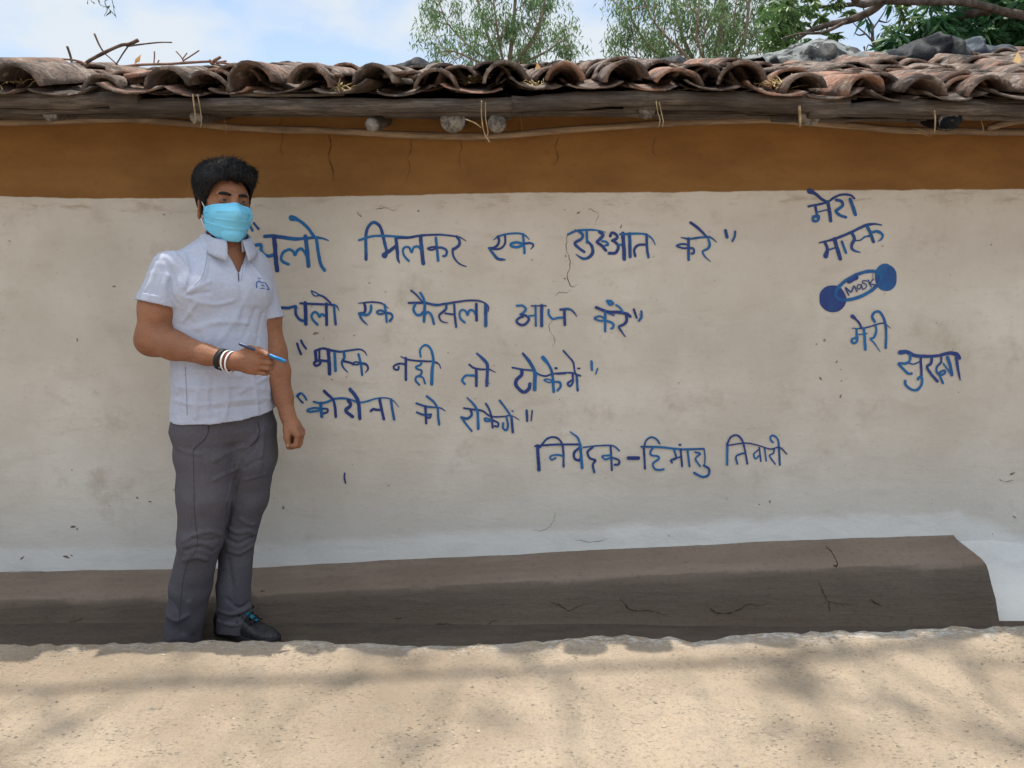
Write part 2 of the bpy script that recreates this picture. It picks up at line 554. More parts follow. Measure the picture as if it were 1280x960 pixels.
for i, (px, py, s) in enumerate(specks):
    if s <= 0 or py < 245: continue
    a = random.uniform(-1.5, 1.5); L = s * random.uniform(0.3, 0.9)
    pts = [(px - L * math.cos(a), py - L * math.sin(a)), (px + random.uniform(-.3, .3), py + random.uniform(-.3, .3)), (px + L * math.cos(a), py + L * math.sin(a))]
    P, Fo = stroke_geo(pts, s * 0.55, 0.0011 + i * 2e-6, 3, False, 0, ([0, .3, .7, 1], [.15, 1, .8, .15]), i, None, 0.3)
    b = len(Vx)
    for p in P:
        Vx.append(tuple(p)); att1.append(0); att2.append(1)
    for f in Fo:
        fl.append(tuple(k + b for k in f)); fmat.append(2)

wm = M('mud_plaster_wall', 0.92, 0.15)
sb = wm.attr('sd_band'); sbo = wm.attr('sd_border')
cloud = wm.noise(1.5, 5, 0.6)
brush = wm.noise(4, 6, 0.68, wm.mapped((0.9, 1, 2.6)), 0.4)
vert = wm.noise(2.6, 5, 0.65, wm.mapped((1.6, 1, 0.8)))
finew = wm.noise(45, 5, 0.6)
white = wm.mix(wm.step(cloud, 0.32, 0.7), (0.50, 0.445, 0.378), (0.625, 0.572, 0.502))
white = wm.mix(wm.math('MULTIPLY', wm.step(brush, 0.5, 0.75), 0.45), white, (0.42, 0.36, 0.295))
white = wm.mix(wm.math('MULTIPLY', wm.step(vert, 0.52, 0.75), 0.30), white, (0.58, 0.53, 0.46))
white = wm.mix(wm.math('MULTIPLY', wm.step(finew, 0.58, 0.74), 0.35), white, (0.40, 0.34, 0.275))
patch = wm.noise(3.3, 5, 0.7)
white = wm.mix(wm.math('MULTIPLY', wm.step(patch, 0.55, 0.72), 0.5), white, (0.36, 0.295, 0.23))
# grey-white fresh lime wash around the plinth
wobble = wm.math('MULTIPLY', wm.math('SUBTRACT', wm.noise(3.5, 5, 0.65, wm.mapped((1, 1, 2.5))), 0.5), 0.09)
bo = wm.math('ADD', sbo, wobble)
border = wm.math('SUBTRACT', 1.0, wm.step(bo, 0.088, 0.132))
sx_ = wm.n('ShaderNodeSeparateXYZ'); wm.link(wm.co, sx_.inputs[0])
border = wm.math('MULTIPLY', border, wm.math('ADD', 0.5, wm.math('MULTIPLY', wm.step(sx_.outputs[0], -1.4, 1.2), 0.5)))
lime = wm.mix(wm.step(brush, 0.4, 0.7), (0.69, 0.68, 0.655), (0.62, 0.61, 0.58))
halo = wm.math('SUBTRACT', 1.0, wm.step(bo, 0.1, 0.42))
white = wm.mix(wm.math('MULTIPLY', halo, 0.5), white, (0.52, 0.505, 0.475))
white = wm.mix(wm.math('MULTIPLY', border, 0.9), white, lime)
# ochre band under the eave
ow = wm.math('ADD', sb, wm.math('MULTIPLY', wm.math('SUBTRACT', wm.noise(9, 4, 0.6), 0.5), 0.014))
band = wm.step(ow, -0.002, 0.003)
och = wm.mix(wm.step(wm.noise(2.4, 5, 0.6, wm.mapped((1, 1, 2.5))), 0.3, 0.7), (0.205, 0.097, 0.033), (0.275, 0.142, 0.049))
och = wm.mix(wm.math('MULTIPLY', wm.step(finew, 0.55, 0.75), 0.35), och, (0.17, 0.075, 0.026))
och = wm.mix(wm.math('MULTIPLY', wm.step(brush, 0.55, 0.8), 0.4), och, (0.26, 0.12, 0.04))
c = wm.mix(band, white, och)
# smudge of ochre and soil just under the band
smear = wm.math('MULTIPLY', wm.math('SUBTRACT', 1.0, wm.step(wm.math('ABSOLUTE', wm.math('ADD', sb, 0.03)), 0.0, 0.05)), wm.step(wm.noise(6, 5, 0.7, wm.mapped((1, 1, 4))), 0.5, 0.68))
c = wm.mix(wm.math('MULTIPLY', wm.math('MULTIPLY', smear, 0.5), wm.math('SUBTRACT', 1.0, band)), c, (0.3, 0.21, 0.13))
wm.color(c)
hh = wm.math('ADD', wm.math('MULTIPLY', brush, 0.8), wm.math('ADD', wm.math('MULTIPLY', finew, 0.35), patch))
wm.bump(hh, 0.35, 0.012)
ck = M('crack_gap', 1.0, 0.0); ck.color((0.06, 0.035, 0.02))
sk = M('plaster_chip', 1.0, 0.05); sk.color(sk.mix(sk.step(sk.noise(40, 2), 0.4, 0.6), (0.17, 0.13, 0.1), (0.27, 0.22, 0.17)))
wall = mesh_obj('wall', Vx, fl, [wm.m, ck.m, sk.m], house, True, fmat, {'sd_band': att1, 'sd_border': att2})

# plinth: rounded mud ledge along the wall foot
prof = [(0.03, 0.02, 0.0), (-0.02, 0.002, 0.0), (-0.06, -0.004, 0.0), (-0.13, -0.012, 0.004), (-0.175, -0.022, 0.012), (-0.198, -0.038, 0.02), (-0.206, -0.062, 0.026), (-0.212, -0.11, 0.038), (-0.222, -0.17, 0.056), (-0.235, -0.25, 0.07), (-0.25, -0.4, 0.08)]
xs = np.concatenate([np.arange(-4.75, 1.7, 0.03), np.linspace(1.7, 1.0 + 0.84, 8)])
Vp = []
for x in xs:
    for k, (y, dz, dx) in enumerate(prof):
        e = max(0, (x - 1.6) / 0.24)
        Vp.append((x + dx * e, y, max(pl_z(x) + dz, -0.05) - (0.004 if k == 0 else 0)))
Vp = np.array(Vp)
dn = fbm(Vp, 3.0, 3, 31) * 0.020 + fbm(Vp, 11.0, 3, 32) * 0.007
Vp[:, 1] += dn * (Vp[:, 1] < -0.05)
Vp[:, 2] += 0.5 * dn * (Vp[:, 1] > -0.19) * (Vp[:, 1] < -0.01)
npf = len(prof)
Fp = [(i * npf + j, i * npf + j + 1, (i + 1) * npf + j + 1, (i + 1) * npf + j) for i in range(len(xs) - 1) for j in range(npf - 1)]
# end cap: fan strips back to the wall
base = (len(xs) - 1) * npf
extra = []
for j in range(npf):
    p = Vp[base + j]
    extra.append((p[0] + 0.004, 0.03, p[2]))
b0 = len(Vp)
Vp = np.vstack([Vp, extra])
for j in range(npf - 1):
    Fp.append((base + j, base + j + 1, b0 + j + 1, b0 + j))
Fp = [tuple(reversed(f)) for f in Fp]
pm = M('mud_plinth', 0.95, 0.1)
st = pm.noise(4, 6, 0.65, pm.mapped((0.6, 3.5, 5.0)))
fn = pm.noise(50, 5, 0.65)
bl = pm.noise(2.1, 3)
c = pm.mix(pm.step(bl, 0.3, 0.7), (0.172, 0.130, 0.100), (0.212, 0.163, 0.127))
c = pm.mix(pm.math('MULTIPLY', pm.step(st, 0.46, 0.70), 0.55), c, (0.24, 0.188, 0.148))
c = pm.mix(pm.math('MULTIPLY', pm.step(fn, 0.5, 0.70), 0.35), c, (0.10, 0.078, 0.062))
c = pm.mix(pm.math('MULTIPLY', pm.step(pm.math('ADD', pm.attr('outer_face'), pm.math('MULTIPLY', pm.noise(7, 4, .6), .5)), .55, .95), .5), c, (0.075, 0.058, 0.046))  # front face coloured darker than the top of the ledge
pm.color(c)
pm.bump(pm.math('ADD', st, pm.math('MULTIPLY', fn, 0.5)), 0.5, 0.014)
outer_face = np.clip((np.array([p[1] for p in Vp]) + 0.185) / -0.02, 0, 1)
PXM = [0] * len(Fp)
PB = BVHTree.FromPolygons([tuple(v) for v in Vp], Fp)
def on_plinth(px, py, off=0.0015):
    d = Vector(ray(px, py)).normalized()
    h = PB.ray_cast(Vector(CAM), d)
    if h[0] is None: return None
    return np.array(h[0] - d * off * 2)
Vp_l = [tuple(v) for v in Vp]; Fp_l = [tuple(f) for f in Fp]; fr_l = list(outer_face)
pcr = [([(1032, 682), (1040, 691), (1046, 702), (1047, 707)], 1.6), ([(1047, 703), (1045, 708), (1041, 706)], 3.4), ([(1022, 724), (1030, 742), (1036, 752), (1055, 755), (1070, 757)], 1.2), ([(1088, 749), (1095, 754), (1104, 757)], 2.2),
       ([(880, 752), (890, 762), (899, 767), (920, 764), (935, 755), (950, 757), (962, 752)], 1.8), ([(686, 752), (700, 757), (711, 763), (722, 758), (737, 754)], 1.5),
       ([(773, 745), (782, 757), (790, 762), (815, 764), (830, 768), (850, 766)], 1.5), ([(545, 779), (560, 780), (580, 784), (605, 783), (615, 777), (622, 776)], 1.6),
       ([(520, 783), (548, 780), (560, 784), (580, 786)], 1.1), ([(492, 773), (503, 773)], 1.5), ([(325, 739), (331, 738)], 1.8), ([(86, 779), (98, 775), (104, 772)], 1.2), ([(1036, 752), (1038, 768)], 1.0)]
for i, (pts, wd) in enumerate(pcr):
    C = catmull(pts, 9); C = C + RS.uniform(-1.0, 1.0, C.shape) * np.array([.7, 1.0])
    n = len(C); T = np.gradient(C, axis=0); T /= np.linalg.norm(T, axis=1, keepdims=True) + 1e-9
    rows = []
    for k in range(n):
        wk = wd * 0.34 * np.interp(k / (n - 1), [0, .25, .7, 1], [.2, 1, .7, .15]) * random.uniform(.25, 1.5)
        for s in (1, -1):
            q = on_plinth(C[k][0] - T[k][1] * wk * s, C[k][1] + T[k][0] * wk * s)
            rows.append(q)
    if any(r is None for r in rows): continue
    b = len(Vp_l)
    Vp_l += [tuple(r) for r in rows]; fr_l += [1.0] * len(rows)
    for k in range(n - 1):
        Fp_l.append((b + 2 * k, b + 2 * k + 1, b + 2 * k + 3, b + 2 * k + 2)); PXM.append(1)
plo = mesh_obj('plinth', Vp_l, Fp_l, [pm.m, ck.m], house, True, PXM, {'outer_face': fr_l})

# whitewashed plaster flaring out to the ground beyond the end of the plinth
xs = np.linspace(1.80, 4.75, 60); pf = [(0.02, .30), (-.004, .22), (-.022, .15), (-.055, .095), (-.10, .055), (-.15, .034), (-.175, .022), (-.195, -.03)]
Vs_ = np.array([(x, y, z) for x in xs for y, z in pf])
Vs_[:, 1] += 0.010 * fbm(Vs_, 5, 2, 61) + np.where(Vs_[:, 1] > -.01, wy(Vs_[:, 0], Vs_[:, 2]), 0)
mesh_obj('plaster_skirt', Vs_, [tuple(reversed(f)) for f in grid_faces(60, len(pf))] if False else grid_faces(60, len(pf)), wm.m, house, True, None, {'sd_band': np.full(len(Vs_), -1.0), 'sd_border': 0.05 + np.maximum(0, (Vs_[:, 2] - (0.31 - 0.45 * (Vs_[:, 0] - XEND))) * 0.75) + np.maximum(0, Vs_[:, 0] - 2.7)})

# ------------------------------------------------------------------ roof
def eave_z(x): return 1.946 - float(np.interp(x, [0.8, 1.25], [0, 0.024])) + 0.006 * math.sin(x * 2.1 + 1) + 0.005 * math.sin(x * 5.3)
def slope(x): return math.tan(R(np.interp(x, [-4.8, -2.2, 0, 2.2, 4.8], [12.9, 13.0, 12.9, 17.0, 17.4])))
EY = -0.375; RY = 1.5
def roof_z(x, y):
    yy = y if y <= RY else 2 * RY - y
    return eave_z(x) + (yy - EY) * slope(x)

tm = M('clay_tile', 0.9, 0.2)
rn = tm.attr('rnd')
n1 = tm.noise(9, 5, 0.65); n2 = tm.noise(55, 4, 0.65); n3 = tm.noise(24, 4, 0.6)
c = tm.mix(rn, (0.185, 0.112, 0.082), (0.16, 0.132, 0.112))
c = tm.mix(tm.step(rn, 0.84, 0.9), c, (0.30, 0.165, 0.115))
c = tm.mix(tm.math('MULTIPLY', tm.step(n1, 0.42, 0.6), 0.85), c, (0.06, 0.048, 0.043))
c = tm.mix(tm.math('MULTIPLY', tm.step(n3, 0.52, 0.64), 0.65), c, (0.30, 0.25, 0.215))
c = tm.mix(tm.math('MULTIPLY', tm.step(n2, 0.55, 0.72), 0.5), c, (0.1, 0.08, 0.07))
tm.color(c); tm.bump(tm.math('ADD', n2, tm.math('MULTIPLY', n3, 1.2)), 1.0, 0.012)

roof_mb = MB()
def add_tile(x, y, z, L, r1, r2, up=True, yaw=0.0, pitch=0.0, roll=0.0, span=78, rise=1.0, rnd=None, back=False):
    na, nl = 11, 4
    a = np.linspace(-R(span), R(span), na)
    V = []
    ch = 0.15 + 0.5 * random.random()
    for layer, off in ((0, 0.0), (1, -0.012)):
        for j in range(nl):
            t = j / (nl - 1)
            rr = (r1 * (1 - t) + r2 * t) + off
            xx = rr * np.sin(a); zz = (rr * np.cos(a) - (r1 * math.cos(R(span)))) * rise
            yy = np.full(na, t * L)
            if j in (0, nl - 1):
                yy = yy + 0.012 * np.sin(a * 3 + ch * 9) * ch + 0.006 * RS.randn(na) * ch + (0.04 * np.clip(np.abs(a - (ch * 4 - 1.6)) * -4 + 1, 0, 1) if ch > .45 and j == 0 else 0)
            V.append(np.stack([xx, yy, zz], 1))
    V = np.concatenate(V)
    V += (0.0055 * fbm(V + random.random() * 50, 18, 3, 3))[:, None] * np.array([1, 0, 1.0])
    if not up:
        V[:, 2] *= -1
        V[:, 2] += (r1 - r1 * math.cos(R(span))) * rise
    m = Matrix.Rotation(yaw, 3, 'Z') @ Matrix.Rotation(pitch, 3, 'X') @ Matrix.Rotation(roll, 3, 'Y')
    V = V @ np.array(m).T
    V += np.array([x, y, z])
    F = []
    q = na * nl
    for j in range(nl - 1):
        for i in range(na - 1):
            F.append((j * na + i, j * na + i + 1, (j + 1) * na + i + 1, (j + 1) * na + i))
            F.append((q + j * na + i, q + (j + 1) * na + i, q + (j + 1) * na + i + 1, q + j * na + i + 1))
    for i in range(na - 1):
        F.append((i, q + i, q + i + 1, i + 1))
        e = (nl - 1) * na
        F.append((e + i, e + i + 1, q + e + i + 1, q + e + i))
    for j in range(nl - 1):
        for e in (0, na - 1):
            f = (j * na + e, (j + 1) * na + e, q + (j + 1) * na + e, q + j * na + e)
            F.append(f if e == 0 else tuple(reversed(f)))
    if not up:
        F = [tuple(reversed(f)) for f in F]
    roof_mb.add(V, F, 0, rnd=random.random() if rnd is None else rnd)

# cover positions along the eave read off the photograph, continued outside the frame
cov_px = [28, 122, 205, 255, 312, 388, 468, 545, 632, 705, 782, 850, 925, 1010, 1085, 1155, 1235]
cov_x = [at(p, 95, EY)[0] for p in cov_px]
while cov_x[0] > -4.8: cov_x.insert(0, cov_x[0] - random.uniform(0.2, 0.25))
while cov_x[-1] < 4.8: cov_x.append(cov_x[-1] + random.uniform(0.2, 0.25))
ncourse = 12
step_y = (RY - EY + 0.02) / ncourse
for k in range(ncourse):
    xsx = cov_x if k == 0 else [x + random.uniform(-0.03, 0.03) for x in cov_x]
    for i, x in enumerate(xsx):
        y = EY + k * step_y
        p = math.atan(slope(x))
        # pan between this cover and the next
        if i < len(xsx) - 1:
            xm = (x + xsx[i + 1]) / 2
            wdt = (xsx[i + 1] - x)
            yj = y + (random.uniform(-0.03, 0.025) if k == 0 else random.uniform(-0.02, 0.02))
            add_tile(xm, yj, roof_z(xm, y) + 0.004 + 0.006 * random.random(), 0.36, min(max(wdt * 0.52, 0.075), 0.12), min(max(wdt * 0.46, 0.06), 0.1), False,
                     random.uniform(-.12, .12), p + random.uniform(-.03, .05), random.uniform(-.2, .2), 64, random.uniform(.32, .5))
        r1 = random.uniform(0.070, 0.092)
        yc = y + (random.uniform(-0.045, 0.03) if k == 0 else random.uniform(-0.03, 0.03))
        lift = 0.034 + random.uniform(-0.006, 0.008)
        add_tile(x, yc, roof_z(x, y) + lift, random.uniform(0.31, 0.37), r1, r1 * random.uniform(0.72, 0.9), True,
                 random.uniform(-.26, .26), p + random.uniform(-.05, .07), random.uniform(-.18, .18), random.uniform(70, 84), random.uniform(0.85, 1.1))
        if random.random() < 0.22:
            add_tile(x + random.uniform(-.11, .11), yc + random.uniform(0, .1), roof_z(x, y) + lift + random.uniform(.0, .05), random.uniform(.07, .14), r1 * .9, r1 * .85, random.random() < .6,
                     random.uniform(-1.2, 1.2), p + random.uniform(-.1, .2), random.uniform(-.4, .4), random.uniform(25, 50), .8)
        if random.random() < (0.75 if k < 3 else 0.35):
            add_tile(x + random.uniform(-.08, .09), yc + random.uniform(0.05, 0.14), roof_z(x, y) + lift + 0.034 + random.uniform(0, .012), 0.33, r1 * 0.98, r1 * 0.8, True,
                     random.uniform(-.3, .3), p + random.uniform(-.02, .05), random.uniform(-.18, .18), 74, random.uniform(0.65, 0.85))
# back slope, simpler, and ridge covers
for k in range(6):
    for i in range(0, len(cov_x) - 1):
        x = cov_x[i]; y = RY + 0.34 + k * 0.3
        p = math.atan(slope(x)); xm = (x + cov_x[i + 1]) / 2
        add_tile(xm, y, roof_z(xm, y) + 0.004, 0.38, 0.11, 0.1, False, math.pi, -p, 0, 66, 0.62) if False else None
        V0 = random.random()
        add_tile(x, y - 0.34, roof_z(x, y - 0.34) + 0.034, 0.36, 0.09, 0.085, True, random.uniform(-.1, .1), -p, 0, 80, 0.9)
        add_tile(xm, y - 0.34, roof_z(xm, y - 0.34) + 0.004, 0.36, 0.11, 0.105, False, 0, -p, 0, 66, 0.62)
x = -4.8
while x < 4.8:
    add_tile(x, RY - 0.0, roof_z(x, RY) + 0.012, 0.4, 0.1, 0.09, True, -math.pi / 2 + random.uniform(-.08, .08), random.uniform(-.03, .03), 0, 80, 0.55)
    x += 0.3
roof = roof_mb.build('roof', tm.m, house, True)

wdm = M('weathered_wood', 0.85, 0.2)
g1 = wdm.noise(10, 6, 0.7, wdm.mapped((0.5, 7, 7))); g2 = wdm.noise(4, 4)
g3 = wdm.noise(26, 6, 0.75, wdm.mapped((0.35, 5, 5)))
c = wdm.mix(wdm.step(g1, 0.35, 0.65), (0.075, 0.058, 0.048), (0.2, 0.165, 0.135))
c = wdm.mix(wdm.math('MULTIPLY', wdm.step(g3, 0.45, 0.62), 0.7), c, (0.05, 0.04, 0.035))
c = wdm.mix(wdm.math('MULTIPLY', wdm.step(g2, 0.4, 0.65), 0.6), c, (0.06, 0.05, 0.046))
wdm.color(c); wdm.bump(wdm.math('ADD', g1, g3), 0.8, 0.012)
bbm = M('dry_bamboo', 0.7, 0.3)
g1 = bbm.noise(9, 5, 0.65, bbm.mapped((0.6, 6, 6))); g2 = bbm.noise(5, 4)
c = bbm.mix(bbm.step(g1, 0.35, 0.7), (0.17, 0.115, 0.075), (0.34, 0.25, 0.17))
c = bbm.mix(bbm.math('MULTIPLY', bbm.step(g2, 0.48, 0.66), 0.6), c, (0.11, 0.08, 0.06))
bbm.color(c); bbm.bump(g1, 0.4, 0.006)
log = M('rafter_end_grain', 0.9, 0.15)
g1 = log.noise(40, 5, 0.7); c = log.mix(log.step(g1, 0.35, 0.65), (0.08, 0.07, 0.062), (0.27, 0.245, 0.22)); log.color(c); log.bump(g1, 0.8, 0.01)

def pole(name, pxs, Y, rad, mat, ns=10, jit=0.12, flat=1.0, seed=0, parent=roof, sub=6):
    pts = [at(p[0], p[1], Y + (p[2] if len(p) > 2 else 0)) for p in pxs]
    path = catmull(pts, sub)
    mb = MB(); tube(mb, path, rad, ns, 0, jit, seed, flat)
    return mb.build(name, mat, parent)
pole('eave_beam', [(-420, 124), (-200, 126), (0, 125), (90, 125), (175, 124)], -0.335, [.025, .029, .028, .025], wdm.m, 12, .3, 1, 1)
pole('eave_beam', [(140, 131), (280, 131), (420, 132), (560, 132), (660, 130), (712, 127)], -0.33, [.019, .023, .026, .022, .025, .022], wdm.m, 12, .3, 1, 2)
pole('eave_beam', [(640, 131), (760, 124), (880, 123), (1000, 130), (1060, 131)], -0.338, [.025, .026, .022, .026, .025], wdm.m, 12, .32, 1, 3)
pole('eave_beam', [(1010, 141), (1100, 136), (1200, 134), (1300, 139), (1500, 141), (1800, 140)], -0.334, [.021, .026, .024, .024], wdm.m, 12, .32, 1, 4)
pole('eave_beam', [(-420, 136), (0, 139), (180, 137), (400, 139), (530, 141), (640, 142)], -0.315, [.012, .011, .013, .010], wdm.m, 8, .15, 1, 5)
pole('eave_beam', [(780, 133), (900, 134), (990, 137), (1150, 144), (1290, 147), (1600, 148)], -0.315, [.011, .012, .013, .012], wdm.m, 8, .2, 1, 6)
for i_ in range(15):
    xa = random.uniform(-120, 1250); ln_ = random.uniform(120, 420); ya = random.choice((117, 120, 139, 142, 145)) + random.uniform(-2, 2) + (7 if xa > 950 else 0)
    pole('eave_lath', [(xa + ln_ * q, ya + random.uniform(-2.2, 2.2)) for q in (0, .25, .5, .75, 1)], random.uniform(-.345, -.30) if ya < 125 else random.uniform(-.30, -.22), [random.uniform(.004, .009), random.uniform(.003, .007)], wdm.m, 7, .3, 1, i_ + 30)
bpx = [(-400, 152), (-120, 154), (0, 153), (80, 151), (160, 149), (245, 155), (320, 161), (400, 163), (500, 168), (560, 170), (620, 170), (700, 163), (800, 156), (880, 152), (960, 150), (1060, 157), (1130, 163), (1210, 164), (1300, 165), (1650, 162)]
pole('bamboo_pole', bpx, -0.075, [.0135] * 3, bbm.m, 10, .14, 1, 8, roof, 7)
pole('bamboo_pole', [(1235, 160), (1262, 153), (1300, 149), (1400, 148)], -0.12, [.012, .014], bbm.m, 8, .12, 1, 9)
# inner dark battens seen edge-on in the gap above the wall
pole('batten', [(-300, 141), (100, 143), (350, 141), (640, 145)], -0.16, [.016, .014], wdm.m, 8, .2, 1, 10)
pole('batten', [(560, 141), (800, 140), (1000, 143), (1400, 146)], -0.16, [.016, .014], wdm.m, 8, .2, 1, 11)

def rafter(px, py, rad, front=-0.315):
    p = at(px, py, front)
    s = slope(p[0])
    path = [p + np.array([0, t, t * s * 0.98]) for t in np.linspace(0, 1.75, 9)]
    path[0] = path[0] + np.array([0, 0.0, 0])
    mb = MB()
    tube(mb, path, [rad * 0.93, rad, rad], 14, 0, 0.14, int(px))
    # end cap in end grain
    n = len(mb.F)
    mb.fm = [1 if len(f) > 4 else 0 for f in mb.F]
    return mb.build('rafter', [wdm.m, log.m], roof)
for px, py, rad in ((-330, 146, .03), (-130, 148, .034), (62, 143, .026), (245, 146, .024), (465, 156, .026), (566, 150, .045), (621, 154, .034), (809, 139, .03), (1014, 144, .038), (1400, 150, .04), (1620, 148, .035)):
    rafter(px, py, rad)
rafter(1186, 151, .036, -0.335)

strm = M('dry_strip', 0.8, 0.25)
g1 = strm.noise(30, 4, 0.6); strm.color(strm.mix(strm.step(g1, .35, .65), (0.25, 0.17, 0.09), (0.46, 0.35, 0.2)))
def strip(pts, Y, wd, name='binding', parent=roof, mat=None, thick=0.35):
    path = catmull([at(p[0], p[1], Y + (p[2] if len(p) > 2 else 0)) for p in pts], 5)
    mb = MB(); tube(mb, path, [wd, wd, wd * .7], 6, 0, .1, int(pts[0][0]), thick)
    return mb.build(name, mat or strm.m, parent)
strip([(241, 118), (243, 135), (245, 152), (242, 153, .03)], -0.375, .006)
strip([(247, 118), (250, 134), (252, 152), (250, 160)], -0.372, .004)
strip([(602, 126), (602, 145), (605, 165), (612, 178)], -0.385, .007)
strip([(607, 128), (607, 148), (610, 166), (606, 172)], -0.38, .005)
strip([(582, 149), (594, 154), (602, 160)], -0.385, .006)
strip([(820, 126), (822, 140), (825, 150), (823, 160)], -0.375, .004)
strip([(824, 128), (827, 142), (829, 152), (828, 159)], -0.375, .004)
strip([(999, 132), (1000, 148), (1000, 159)], -0.372, .007, thick=.6)
strip([(1168, 138), (1169, 152), (1168, 166)], -0.372, .005)
strip([(1145, 166), (1154, 168), (1163, 170), (1170, 164)], -0.12, .0025)
strip([(1140, 160), (1150, 162), (1160, 168)], -0.13, .002)
strip([(1226, 150), (1229, 160), (1228, 166)], -0.3, .0022)
strip([(648, 140), (652, 155), (653, 168)], -0.11, .0022)
strip([(280, 148), (283, 160), (282, 168)], -0.1, .003)
strip([(172, 145), (175, 155)], -0.1, .002)
# crumpled plastic wrapped over one rafter end
mb = MB()
p = at(1190, 152, -0.345)
nu, nv = 26, 16
for i in range(nu): pass
U, W = np.meshgrid(np.linspace(0, 2 * math.pi, nu, endpoint=False), np.linspace(0, 1, nv), indexing='ij')
rr = 0.043 * np.where(W < 0.25, np.sqrt(np.clip(1 - (1 - W / 0.25) ** 2, 0.02, 1)), 1.0)
Q = np.stack([p[0] + 1.05 * rr * np.cos(U), p[1] + W * 0.12, p[2] + 0.75 * rr * np.sin(U) + W * .03], -1).reshape(-1, 3)
Q += (0.009 * fbm(Q, 32, 3, 77))[:, None] * np.array([1, .3, 1])
F = [(i * nv + j, i * nv + j + 1, ((i + 1) % nu) * nv + j + 1, ((i + 1) % nu) * nv + j) for i in range(nu) for j in range(nv - 1)]
blk = M('black_plastic', 0.58, 0.1)
blk.color(blk.mix(blk.step(blk.noise(12, 4), .4, .65), (0.005, 0.006, 0.008), (0.016, 0.017, 0.02)))
blk.bump(blk.noise(38, 3, 0.6), 0.35, 0.02)
mesh_obj('plastic_wrap', Q, F, blk.m, roof)
# ------------------------------------------------------------------ hand-painted slogans
pm_ = M('blue_paint', 0.55, 0.4)
tone = pm_.attr('tone')
v1 = pm_.noise(14, 3, 0.6)
f_ = pm_.math('ADD', pm_.math('MULTIPLY', tone, 0.6), pm_.math('MULTIPLY', v1, 0.55))
c = pm_.mix(pm_.step(f_, 0.3, 0.85), (0.013, 0.033, 0.165), (0.004, 0.125, 0.33))
c = pm_.mix(pm_.math('MULTIPLY', pm_.step(pm_.noise(120, 3, 0.7), 0.62, 0.74), 0.25), c, (0.15, 0.2, 0.3))
pm_.color(c)
SC = [0]
def lettering(label, sets):
    items = []
    for (ox, oy, sc, *strokes) in sets:
        for st in strokes:
            pts, wd = st[0], st[1]
            kw = st[2] if len(st) > 2 else {}
            pp = [(ox + u / sc, oy + v / sc) for u, v in pts]
            SC[0] += 1
            wf = kw.get('w')
            P, Fo = stroke_geo(pp, wd / sc * 1.12, 0.0022 + (SC[0] % 97) * 2.5e-5, 7, True, 0, wf, SC[0])
            n = len(P); t0 = random.random()
            tn = np.clip(kw.get('t', t0) + 0.25 * vnoise(P, 22, SC[0]), 0, 1)
            pa = np.array(pp); items.append((P, Fo, tn, pa.min(0) - 7, pa.max(0) + 7))
    # one mesh per written word
    left = list(range(len(items)))
    while left:
        grp = [left.pop(0)]; grew = True
        while grew:
            grew = False
            for j in list(left):
                if any((items[j][3] <= items[i][4]).all() and (items[j][4] >= items[i][3]).all() for i in grp):
                    grp.append(j); left.remove(j); grew = True
        mb = MB()
        for i in grp: mb.add(items[i][0], items[i][1], 0, tone=items[i][2])
        tag(mb.build('painted_lettering', pm_.m, wall, False), label)
BLOB = ([0, .12, .3, 1], [1.7, 1.5, .9, .9])
TAPE = ([0, .3, .8, 1], [1.0, 1.1, .7, .35])
TAPI = ([0, .2, .7, 1], [.5, 1.0, 1.0, .4])
A = [300, 250, 5.333]
B = [500, 260, 5.818]
Cc = [700, 260, 5.333]
Dd = [360, 410, 5.818]
Ee = [560, 410, 5.818]
Ff = [660, 530, 3.879]
G = [1000, 220, 5.818]
H = [1000, 340, 5.818]
